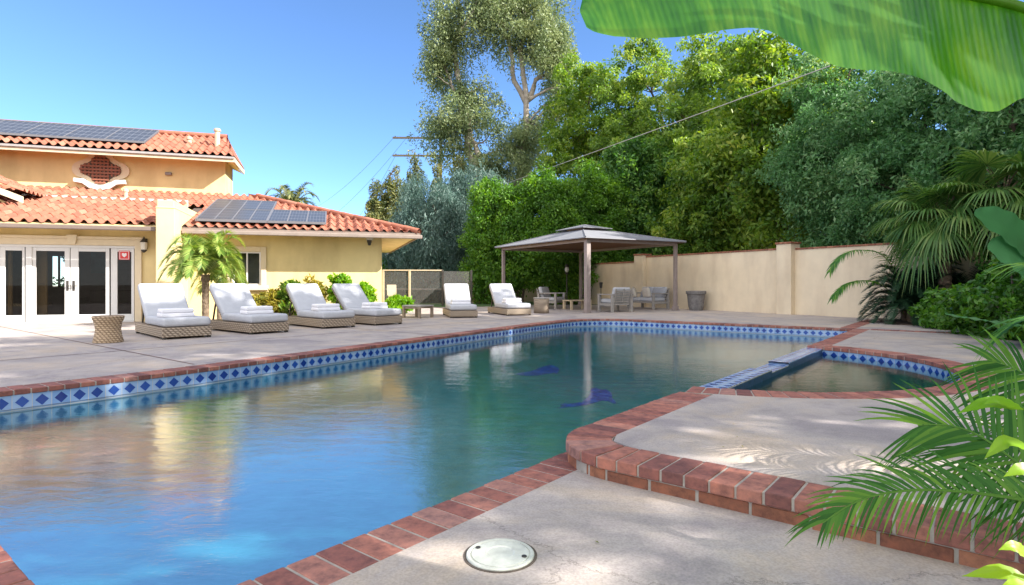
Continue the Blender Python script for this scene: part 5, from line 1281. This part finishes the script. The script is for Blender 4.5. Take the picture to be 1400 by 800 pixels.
# out-of-frame trees to the right that shade the deck
row = [(14.2, 12.4, 12.6, 1.5, 230), (14.2, 10.2, 13.6, 1.5, 260), (14.0, 8.0, 14.6, 1.5, 260), (14.2, 5.8, 15.4, 1.6, 260), (14.0, 3.6, 16.2, 1.6, 240), (14.2, 1.2, 16.6, 1.7, 170),
       (14.0, -1.0, 16.0, 1.6, 88), (14.2, -5.6, 14.0, 1.6, 90), (14.0, -8.6, 12.0, 1.9, 80), (20.0, 17.5, 12.5, 3.0, 200), (18.5, 13.5, 13.5, 2.6, 150)]
rlab = 'tall dense columnar shade tree standing outside the picture to the right of the pool'
for i, (x, y, h, rx, nc_) in enumerate(row):
    envs = [(x, y, h*f, rx, rx*.95, h*.15) for f in (.28, .45, .62, .78)]+[(x, y, h*.88, rx*.75, rx*.8, h*.10)]
    tree('shade_tree', rlab, 'tree', (x, y, 0), [([(x, y, 0), (x, y, h*.85)], .2, .05)], envs,
         dict(ncl=nc_, rc=.6, nlf=60, L=.34, W=.17, shell=.3, up=.3), L_broad, M_barkd, 100+i, 'shade trees right of the pool', 20)

# ------------------------------------------------------------------ 10. palms and shrubs
Yp = 13.9
palm('pygmy_date_palm', 'short sunlit date palm with feathery yellow green fronds against the house', (Wp(281, Yp), Yp, 0), 1.22, 52, 1.05, L_date, 5, nleaf=56, ll=.26, lw=.024, trunk_r=.075, rise=(.45, 1.0), drop=(.15, .62), droop=.1)
palm('pygmy_date_palm', 'smaller date palm stem half hidden behind the short sunlit palm', (Wp(300, 15.0), 15.0, 0), 1.15, 20, .8, L_date, 6, nleaf=36, ll=.22, lw=.02, trunk_r=.06, rise=(.05, .9), drop=(.1, .95))
palm('distant_palm', 'crown of a distant date palm peeping over the tiled roof', (Wp(398, 42), 42, 0), 6.3, 34, 2.5, L_con, 7, nleaf=50, ll=.5, lw=.05, trunk_r=.25, rise=(.05, .8), drop=(.1, .7))
# date palm fronds left of the cycad
pb = (Wp(1238, 15.6), 15.6, 0.02)
rs = np.random.RandomState(9)
tp = wthing('arching_palm', 'slender palm with arching fronds reaching left in front of the cream wall', 'palm tree', pb)
TV, TF = tube_np([(pb[0], pb[1], 0), (pb[0]-.05, pb[1], .5), (pb[0]-.1, pb[1], .9)], [.09, .08, .05], 8); np_obj('trunk', TV, TF, M_palmtrunk, tp)
def WPp(u, v, Y): return ((u-700)/800*Y, Y, 1+(388-v)/800*Y)
lst = []
for pl in ([(1236, 425, 15.5), (1228, 375, 15.4), (1205, 345, 15.2), (1170, 340, 15.0), (1145, 352, 14.9), (1134, 372, 14.8)], [(1236, 430, 15.4), (1215, 395, 15.1), (1185, 382, 14.9), (1155, 388, 14.8), (1138, 408, 14.7)],
           [(1238, 425, 15.7), (1238, 370, 15.7), (1228, 330, 15.6), (1205, 312, 15.5)], [(1240, 425, 15.6), (1262, 360, 15.7), (1290, 335, 15.8), (1320, 340, 15.8)], [(1240, 428, 15.9), (1250, 350, 16.1), (1245, 320, 16.2), (1225, 300, 16.3)]):
    lst.append(frond([WPp(*q) for q in pl], 46, .34, .04, rs, start=.38, droop=.5, vang=.2))
fronds_obj('fronds', lst, L_palm, tp)
# cycad
cb = (Wp(1252, 14.9), 14.9, .02)
palm('cycad', 'dark stiff leaved cycad at the corner of the planting bed', cb, .35, 90, 1.45, L_cycad, 12, nleaf=70, ll=.26, lw=.022, trunk_r=.18, rise=(.05, .8), drop=(.0, .45), cat='cycad', droop=.1, vang=.5)
palm('cycad', 'second dark cycad behind and right of the first', (Wp(1325, 14.9), 14.9, .02), .4, 60, 1.4, L_cycad, 13, nleaf=60, ll=.26, lw=.02, trunk_r=.18, rise=(.0, .8), drop=(.0, .4), cat='cycad', droop=.1, vang=.5)
# fan palm
def fanleaf(hub, az, el, rad_, rs, nseg=48, spread=155, droop=.5):
    """fan leaf: hub point, pointing along az/el"""
    D = np.array([math.cos(az)*math.cos(el), math.sin(az)*math.cos(el), math.sin(el)]); S = np.array([-math.sin(az), math.cos(az), 0]); U = np.cross(D, S)
    Vs = []; Fs = []; o = 0; R_ = []
    for i in range(nseg):
        a = R(-spread+2*spread*(i+.5)/nseg)*.95; d = D*math.cos(a)+S*math.sin(a); L = rad_*(1-.28*(abs(a)/math.pi))*rs.uniform(.9, 1.08); wv = np.cross(d, U)
        wb = 2*math.pi*rad_*.5*(2*spread/360)/nseg*1.05; r_ = rs.uniform(0, 1)
        for k, (f, wf) in enumerate(((0, .05), (.3, .62), (.6, 1), (.8, .55), (1, .05))):
            c = hub+d*L*f+U*(.04*(1 if i % 2 else -1)*f*.5); c = c.copy(); c[2] -= droop*L*max(0, f-.35)**2*1.9*rs.uniform(.9, 1.1)
            Vs += [c-wv*wb*wf/2, c+wv*wb*wf/2]; R_ += [r_*.8+.2*(f > .9)]*2
        for k in range(4): Fs.append((o+2*k, o+2*k+1, o+2*k+3, o+2*k+2))
        o += 10
    return np.array(Vs), np.array(Fs), np.array(R_)
def fanpalm(label, base, h, nf, rad_, seed):
    rs = np.random.RandomState(seed); t = wthing('fan_palm', label, 'palm tree', base)
    n_ = 40; z_ = np.linspace(0, h, n_); pts = np.stack([np.full(n_, base[0]), np.full(n_, base[1]), base[2]+z_], 1)
    TV, TF = tube_np(pts, .13*(1+.15*np.tile([0, 1], n_)[:n_]), 12); np_obj('trunk', TV, TF, M_palmtrunk, t)
    lst = []; pet = []
    for i in range(nf):
        az = i*2.399+rs.uniform(-.2, .2); k = (i+.5)/nf; el = R(70-100*k); pl = rad_*rs.uniform(.75, 1.0)
        top = np.array((base[0], base[1], base[2]+h)); hub = top+np.array([math.cos(az)*math.cos(el), math.sin(az)*math.cos(el), math.sin(el)])*pl
        hub[2] -= .12*k
        pet.append(tube_np([top, (top+hub)/2+np.array([0, 0, .08]), hub], [.018, .014, .01], 5))
        lst.append(fanleaf(hub, az, el-R(12+20*k), rad_*rs.uniform(.85, 1.1), rs, droop=.35+.4*k))
    V, F = merge(pet); np_obj('petioles', V, F, M_palmtrunk, t)
    fronds_obj('fan_leaves', lst, L_fan, t)
fanpalm('fan palm with drooping green fans hanging over the dark cycad', (Wp(1292, 14.3), 14.3, .02), 2.55, 26, .92, 31)
fanpalm('second fan palm with its fans pressed against the right edge foliage', (Wp(1372, 13.4), 13.4, .02), 3.0, 22, .95, 32)

def shrub(name, label, base, envs, par, mat, seed, stems=8, group=None, cat='shrub'):
    rs = np.random.RandomState(seed); t = wthing(name, label, cat, base, group); V, F, rn, cc = crown(rs, envs, **par)
    parts = [limb(base, cc[s], .02, .006, rs, side=5) for s in rs.choice(len(cc), min(stems, len(cc)), replace=False)]
    TV, TF = merge(parts); np_obj('stems', TV, TF, M_barkd, t, smooth=True); np_obj('foliage', V, F, mat, t, rnd=rn)
    return t
# bed shrubs on the right
sh = [(1350, 11.6, 1.25, .9, L_shrub, 'glossy green shrub behind the flat strap leaf at the bed edge'), (1400, 10.6, 1.5, .9, L_shrub, 'leafy green shrub at the right frame edge behind the deck'), (1300, 13.2, .7, .6, L_shrub, 'small pale green plant in front of the cycads'),
      (1420, 12.6, 2.6, 1.1, L_shrub, 'tall green shrub under the second fan palm'), (1440, 9.2, 2.1, .95, L_shrub, 'dense shrub mass at the right edge above the spa')]
for i, (u, Y, h, r_, m_, lab) in enumerate(sh):
    X = Wp(u, Y)
    shrub('green_shrub', lab, (X, Y, .02), [(X, Y, h*.5, r_, r_, h*.5), (X-.2, Y-.2, h*.3, r_*.8, r_*.8, h*.3)], dict(ncl=120, rc=.2, nlf=60, L=.13, W=.075, shell=.4, up=.5, droop=.1), m_, 130+i, 14, 'green shrubs in the right planting bed')
# creeping growth on soil
rs = np.random.RandomState(77)
n_ = 9000; s_ = rs.uniform(2.5, 19, n_); t_ = .75+np.abs(rs.normal(size=n_))*1.4; C = np.array([ST(a, b, 0) for a, b in zip(s_, t_)]); C[:, 2] = .04+rs.uniform(0, .12, n_)
V, F, rn = leaf_quads(C, unit(rs.normal(size=(n_, 3))*np.array([1, 1, .3])), unit(rs.normal(size=(n_, 3))*.5+np.array([0, 0, 1])), .09*rs.uniform(.5, 1.3, n_), .04*rs.uniform(.5, 1.3, n_), rs.uniform(0, 1, n_))
o = np_obj('ground_cover', V, F, L_shrub, None, rnd=rn); tag(o, 'low leafy ground cover and fallen leaves on the planting bed', 'ground cover', kind='stuff')
# shrubs in front of the wing wall
def at_house(u, c_): x = hx(u, c_); return HO(x, c_, 0)
hs = [(375, 17.6, .75, .36, L_gold, 'yellow leaved bush below the wing window'), (398, 17.5, 1.05, .42, L_broad, 'rounded green bush between the window and the loungers'), (428, 17.3, 1.15, .35, L_gold, 'golden croton behind the third lounger'),
      (466, 17.3, 1.25, .34, L_lime, 'tallest bright lime green shrub against the wing wall'), (500, 17.4, 1.05, .2, L_lime, 'slim lime green plant near the wing corner'), (545, 19.8, .55, .5, L_lime, 'low lime green bush beside the low wooden table'), (350, 17.6, .6, .35, L_gold, 'small yellow bush beside the short palm')]
for i, (u, c_, h, r_, m_, lab) in enumerate(hs):
    b = at_house(u, c_); 
    shrub('wall_shrub', lab, b, [(b[0], b[1], h*.55, r_, r_, h*.45), (b[0], b[1], h*.8, r_*.5, r_*.5, h*.22)], dict(ncl=60, rc=.14, nlf=42, L=.17, W=.065, shell=.3, up=.1, droop=-.12), m_, 150+i, 10, 'shrubs along the wing wall')
# lush backdrop low shrubs behind wall (seen over and through)
for i, (x, y, h, r_) in enumerate([(-7.5, 33, 2.6, 2.2), (-11, 33, 3.2, 2.4), (-3.5, 36, 3, 2.4), (-16, 40, 4, 3)]):
    shrub('background_bush', 'broad dark bush on the lawn beyond the mesh fence', (x, y, 0), [(x, y, h*.5, r_, r_, h*.5)], dict(ncl=160, rc=.45, nlf=70, L=.2, W=.09, shell=.5, up=.3), L_shrub, 170+i, 10, 'bushes beyond the mesh fence')

# strelitzia / banana-like leaves at right edge
def bigleaf(mid, wl, wr, nu=26, nv=6, wav=.02, rs=None, fold=.25, up=(0, 0, 1), th=.0015):
    """mid: polyline of midrib base->tip; wl/wr: half-width functions; returns V,F,uv"""
    mid = np.array(mid, float); d = np.r_[0, np.cumsum(np.linalg.norm(np.diff(mid, axis=0), axis=1))]; q = np.linspace(0, d[-1], nu)
    P_ = np.stack([np.interp(q, d, mid[:, i]) for i in range(3)], 1)
    for _ in range(4): P_[1:-1] = .25*P_[:-2]+.5*P_[1:-1]+.25*P_[2:]
    T = unit(np.gradient(P_, axis=0)); S = unit(np.cross(T, np.array(up, float))); U = np.cross(S, T); V = []; UV = []
    for i in range(nu):
        f = i/(nu-1)
        for j in range(-nv, nv+1):
            g = j/nv; w_ = (wl(f) if g < 0 else wr(f))*abs(g)
            z = fold*w_*(1-.5*abs(g))+wav*math.sin(f*37+g*3)*abs(g)**2
            V.append(P_[i]+S[i]*w_*(1 if g > 0 else -1)+U[i]*z); UV.append((f*d[-1], g))
    m = 2*nv+1; F = [(i*m+j, i*m+j+1, (i+1)*m+j+1, (i+1)*m+j) for i in range(nu-1) for j in range(m-1)]
    return np.array(V), np.array(F), np.array(UV)
sb_ = (8.9, 9.6, .02)
sl = wthing('strelitzia', 'broad paddle leaved strelitzia at the right edge of the frame', 'plant', sb_)
lance = lambda w: (lambda f: w*max(.02, math.sin(math.pi*min(1, f**.8))**1.15))
prof = lambda w: (lambda f: w*max(.02, math.sin(math.pi*min(1, f*.95+.04))**.55))
for k, pl in enumerate(([(1440, 400, 9.2), (1410, 335, 9.0), (1370, 305, 8.8), (1332, 292, 8.7)], [(1440, 420, 9.0), (1420, 375, 8.9), (1385, 345, 8.8), (1350, 338, 8.7)], [(1450, 445, 8.9), (1400, 447, 8.6), (1345, 438, 8.4), (1293, 430, 8.2)])):
    V, F, uv = bigleaf([WPp(*q) for q in pl], prof(.34 if k < 2 else .08), prof(.34 if k < 2 else .08), rs=rs, up=(.3, -1, .35) if k < 2 else (0, 0, 1), fold=.1)
    np_obj('leaf', V, F, L_strel, sl, smooth=True, rnd=np.full(len(V), .3+.3*k), uv=uv)
    TV, TF = tube_np([sb_, WPp(*pl[0]), WPp(*pl[1])], [.03, .02, .012], 6); np_obj('stalk', TV, TF, L_strel, sl, smooth=True, rnd=np.full(len(TV), .9))

# ------------------------------------------------------------------ 11. foreground plants
rs = np.random.RandomState(21)
ab = (2.35, 2.05, .02)
ar = wthing('areca_palm', 'feathery areca palm fronds leaning over the raised brick edge in the right foreground', 'palm plant', ab)
fr_ = []
def FP(l): return [WPp(*q) for q in l]
fr_.append(frond(FP([(1560, 760, 2.05), (1480, 690, 2.05), (1400, 640, 2.1), (1335, 590, 2.2), (1290, 578, 2.3), (1255, 582, 2.35)]), 34, .42, .017, rs, start=.18, droop=.25, vang=.1, side=(.25, .3, 1.0), fwd=.75, rr=.009, seg=5, low=.8))
fr_.append(frond(FP([(1560, 740, 1.95), (1480, 700, 1.95), (1400, 683, 1.95), (1320, 672, 1.97), (1240, 668, 2.0), (1170, 682, 2.05), (1125, 715, 2.08)]), 48, .26, .014, rs, start=.14, droop=.4, vang=.1, side=(.1, .5, 1.0), fwd=.9, rr=.009, seg=5, low=.55))
fr_.append(frond(FP([(1560, 640, 2.3), (1480, 560, 2.4), (1420, 520, 2.5), (1380, 500, 2.6), (1350, 492, 2.65)]), 30, .34, .017, rs, start=.2, droop=.3, vang=.15, side=(.1, .3, 1.0), fwd=.7, rr=.008, seg=4))
fr_.append(frond(FP([(1600, 620, 2.6), (1520, 500, 2.7), (1460, 440, 2.8), (1410, 430, 2.9), (1375, 450, 2.95)]), 34, .34, .017, rs, start=.2, droop=.5, vang=.15, fwd=.6, rr=.008, seg=4))
fr_.append(frond(FP([(1600, 560, 2.9), (1520, 420, 3.0), (1450, 370, 3.1), (1390, 360, 3.2)]), 34, .40, .017, rs, start=.2, droop=.5, vang=.15, fwd=.6, rr=.008, seg=4))
fr_.append(frond(FP([(1620, 740, 2.3), (1520, 650, 2.3), (1440, 612, 2.35), (1370, 615, 2.4), (1320, 625, 2.45)]), 34, .36, .016, rs, start=.2, droop=.4, vang=.1, side=(.1, .4, 1.0), fwd=.7, rr=.008, seg=4))
fronds_obj('fronds', fr_, L_palm, ar)
TV, TF = merge([tube_np([ab, (ab[0]+rs.uniform(-.1, .1), ab[1]+rs.uniform(-.1, .1), .55)], [.03, .02], 8) for _ in range(5)]); np_obj('stems', TV, TF, L_palm, ar, rnd=np.full(len(TV), .7), smooth=True)
# lime leaved plant
lb = (1.95, 1.55, .0)
lm = wthing('lime_leaved_plant', 'bright lime green broad leaves poking in at the right edge before the palm fronds', 'plant', lb)
lv = []; stv = []
lists = [[(1470, 600, 1.7), (1400, 560, 1.7), (1350, 548, 1.72), (1308, 566, 1.74)], [(1470, 640, 1.6), (1400, 560, 1.68), (1360, 545, 1.7), (1345, 553, 1.7)], [(1480, 680, 1.5), (1420, 620, 1.55), (1375, 600, 1.6), (1345, 628, 1.6)],
         [(1480, 700, 1.5), (1430, 650, 1.5), (1395, 640, 1.5), (1372, 652, 1.5)], [(1480, 860, 1.4), (1420, 800, 1.4), (1370, 780, 1.42), (1315, 788, 1.44)], [(1470, 850, 1.4), (1420, 770, 1.4), (1385, 745, 1.4), (1365, 752, 1.4)],
         [(1500, 900, 1.3), (1430, 820, 1.32), (1390, 800, 1.34), (1360, 815, 1.34)]]
for k, pl in enumerate(lists):
    pp = FP(pl); V, F, uv = bigleaf(pp[1:], lance(.019), lance(.019), nu=16, nv=3, wav=.002, up=(.2, -.7, .7)); lv.append((V, F)); stv.append(tube_np([lb, pp[0], pp[1]], [.008, .006, .003], 5))
V, F = merge(lv); np_obj('leaves', V, F, L_lime, lm, smooth=True, rnd=np.repeat(np.linspace(.5, 1, len(lv)), len(lv[0][0])))
V, F = merge(stv); np_obj('stems', V, F, L_lime, lm, rnd=np.full(len(V), .1))

# banana plant with the big overhead leaf
mB, n, l = newmat('banana_leaf')
uvn = n.new('ShaderNodeUVMap'); uvn.uv_map = 'UVMap'
mpp = n.new('ShaderNodeMapping'); mpp.inputs['Rotation'].default_value = (0, 0, R(28)); l.new(uvn.outputs[0], mpp.inputs[0])
w3 = n.new('ShaderNodeTexWave'); w3.bands_direction = 'X'; w3.inputs['Scale'].default_value = 26; w3.inputs['Distortion'].default_value = .25; w3.inputs['Detail'].default_value = 2; l.new(mpp.outputs[0], w3.inputs[0])
mp2 = n.new('ShaderNodeMapping'); mp2.inputs['Scale'].default_value = (26, 1.8, 1); l.new(mpp.outputs[0], mp2.inputs[0])
st_ = n.new('ShaderNodeTexNoise'); st_.inputs['Scale'].default_value = 1.0; st_.inputs['Detail'].default_value = 7; st_.inputs['Roughness'].default_value = .6; l.new(mp2.outputs[0], st_.inputs[0])
pn_ = n.new('ShaderNodeTexNoise'); pn_.inputs['Scale'].default_value = 3.2; pn_.inputs['Detail'].default_value = 3; mp3 = n.new('ShaderNodeMapping'); mp3.inputs['Scale'].default_value = (2.2, 1, 1); l.new(mpp.outputs[0], mp3.inputs[0]); l.new(mp3.outputs[0], pn_.inputs[0])  # broad noise patches: sun dapple painted into the leaf's translucent colour
rB = ramp(n, [(.3, (.015, .075, .004)), (.7, (.035, .14, .008))]); l.new(st_.outputs['Fac'], rB.inputs[0])
b = n.new('ShaderNodeBsdfPrincipled'); b.inputs['Roughness'].default_value = .4; l.new(rB.outputs[0], b.inputs['Base Color'])
bp = n.new('ShaderNodeBump'); bp.inputs['Strength'].default_value = .35; bp.inputs['Distance'].default_value = .0015; l.new(w3.outputs['Fac'], bp.inputs['Height']); l.new(bp.outputs[0], b.inputs['Normal'])
tr = n.new('ShaderNodeBsdfTranslucent'); rT = ramp(n, [(.3, (.035, .26, .002)), (.48, (.12, .50, .004)), (.66, (.34, .80, .025))]); l.new(math_node(n, l, 'MULTIPLY_ADD', w3.outputs['Fac'], .07, math_node(n, l, 'ADD', math_node(n, l, 'SUBTRACT', st_.outputs['Fac'], .36), math_node(n, l, 'MULTIPLY', pn_.outputs['Fac'], .65))), rT.inputs[0]); l.new(rT.outputs[0], tr.inputs[0])
mx = n.new('ShaderNodeMixShader'); mx.inputs[0].default_value = .65; l.new(b.outputs[0], mx.inputs[1]); l.new(tr.outputs[0], mx.inputs[2])
ot = n.new('ShaderNodeOutputMaterial'); l.new(mx.outputs[0], ot.inputs[0])
bb_ = (3.1, 1.15, -.13)
bn = wthing('banana_plant', 'banana plant whose huge backlit green leaf hangs across the top right corner', 'banana plant', bb_)
TV, TF = tube_np([bb_, (3.05, 1.15, .8), (2.95, 1.18, 1.6), (2.8, 1.2, 2.0)], [.13, .11, .08, .05], 12); np_obj('stem', TV, TF, L_strel, bn, smooth=True, rnd=np.full(len(TV), .8))
# leaf defined by rows: (u, v_mid, v_low), depth Y
rows = [(793, 14, 17), (800, -2, 38), (815, -10, 47), (840, -20, 52), (880, -30, 52), (930, -38, 48), (985, -42, 42), (1030, -42, 40), (1055, -40, 44), (1080, -38, 58), (1105, -36, 72), (1140, -32, 88), (1180, -28, 95), (1220, -22, 99), (1260, -15, 108), (1290, -9, 124), (1305, -6, 138), (1330, -2, 149), (1360, 4, 150), (1390, 12, 136), (1430, 26, 128), (1480, 44, 132), (1540, 70, 135), (1600, 96, 120), (1650, 120, 125)]
rr_ = np.array(rows, float); uu = np.linspace(793, 1650, 90); vm = np.interp(uu, rr_[:, 0], rr_[:, 1]); vl = np.interp(uu, rr_[:, 0], rr_[:, 2])
nv = 16; V = []; UV = []
for i, u in enumerate(uu):
    Yd = 1.30+.10*(u-793)/850
    m_ = np.array(WPp(u, vm[i], Yd)); w_ = (vl[i]-vm[i])/800*Yd
    for j in range(-nv, nv+1):
        g = abs(j)/nv; sgn = 1 if j > 0 else -1
        rip = .007*math.sin(u*.03+g*2)*g**2
        if j >= 0: Yg = Yd-.42*g; p = np.array(WPp(u, vm[i]+(vl[i]-vm[i])*g, Yg))+np.array([0, rip, rip*.8])
        else: p = m_+np.array([0, .9*w_*g+rip, .55*w_*g])
        V.append(p); UV.append((u/800*1.3+g*.12, g*.3))
m = 2*nv+1; F = [(i*m+j, i*m+j+1, (i+1)*m+j+1, (i+1)*m+j) for i in range(len(uu)-1) for j in range(m-1)]
np_obj('leaf', V, F, mB, bn, smooth=True, uv=UV)
mid = [np.array(WPp(u, vm[i], 1.30+.10*(u-793)/850))+np.array([0, -.006, 0]) for i, u in enumerate(uu)][4:]
mid = mid[::4]+[np.array((2.5, 1.3, 1.75)), np.array((2.8, 1.2, 1.9))]
TV, TF = tube_np(mid, np.linspace(.004, .02, len(mid)), 8); np_obj('midrib', TV, TF, L_lime, bn, smooth=True, rnd=np.full(len(TV), .2))
# two more leaves, standing upright out of frame
for k, (dx, dy) in enumerate(((.5, -.5), (.9, .5))):
    V, F, uv = bigleaf([(2.9, 1.2, 1.9), (2.9+dx*.4, 1.2+dy*.4, 2.8), (2.9+dx, 1.2+dy, 3.3), (2.9+dx*1.9, 1.2+dy*1.9, 3.3)], prof(.28), prof(.28), wav=.03)
    np_obj('leaf', V, F, mB, bn, smooth=True, uv=uv)
rsb = np.random.RandomState(8)
fronds_obj('torn_leaf', [frond([(2.9, 1.2, 1.9), (2.65, .95, 2.45), (2.2, .6, 2.6), (1.7, .25, 2.45)], 13, .34, .075, rsb, start=.15, droop=.3, vang=.1, rr=.012),
    frond([(2.9, 1.2, 1.9), (2.8, .8, 2.6), (2.5, .3, 2.9), (2.1, -.1, 2.8)], 13, .34, .08, rsb, start=.15, droop=.3, vang=.1, rr=.012)], L_strel, bn)
# bush outside the back window of the room, and leaf litter on the deck
b_ = HO(hx(80, ic1)+.2, ic1+1.6, 0)
shrub('background_bush', 'green bush seen through the room behind the french doors', b_, [(b_[0], b_[1], 1.2, .9, .6, 1.1)], dict(ncl=50, rc=.3, nlf=60, L=.14, W=.08, shell=.3, up=.3), L_shrub, 199, 8)
rs = np.random.RandomState(5)
n_ = 150; s_ = np.r_[rs.uniform(-1, 2.7, 50), rs.uniform(3.4, 13, 60), rs.uniform(0, 14, 40)]; t_ = np.r_[rs.uniform(-1.7, 2.0, 50), rs.uniform(-1.5, .7, 60), rs.uniform(-13, -8.9, 40)]
ok = (s_ < 2.8) | (t_ < -7) | (np.hypot(s_-SC, t_-TC) > RO+.1)
s_, t_ = s_[ok], t_[ok]; n_ = len(s_)
C = np.array([ST(a, b, (-.13 if a < 2.9 and b > -3 else 0)+.006) for a, b in zip(s_, t_)])
C = C[:]; V, F, rn = leaf_quads(C, unit(rs.normal(size=(n_, 3))*np.array([1, 1, .05])), unit(rs.normal(size=(n_, 3))*.12+np.array([0, 0, 1])), rs.uniform(.015, .035, n_), rs.uniform(.006, .014, n_), rs.uniform(0, 1, n_))
o = np_obj('fallen_leaves', V, F, L_gold, None, rnd=rn); tag(o, 'tiny dry leaves and specks scattered over the concrete decks', 'leaf litter', kind='stuff')
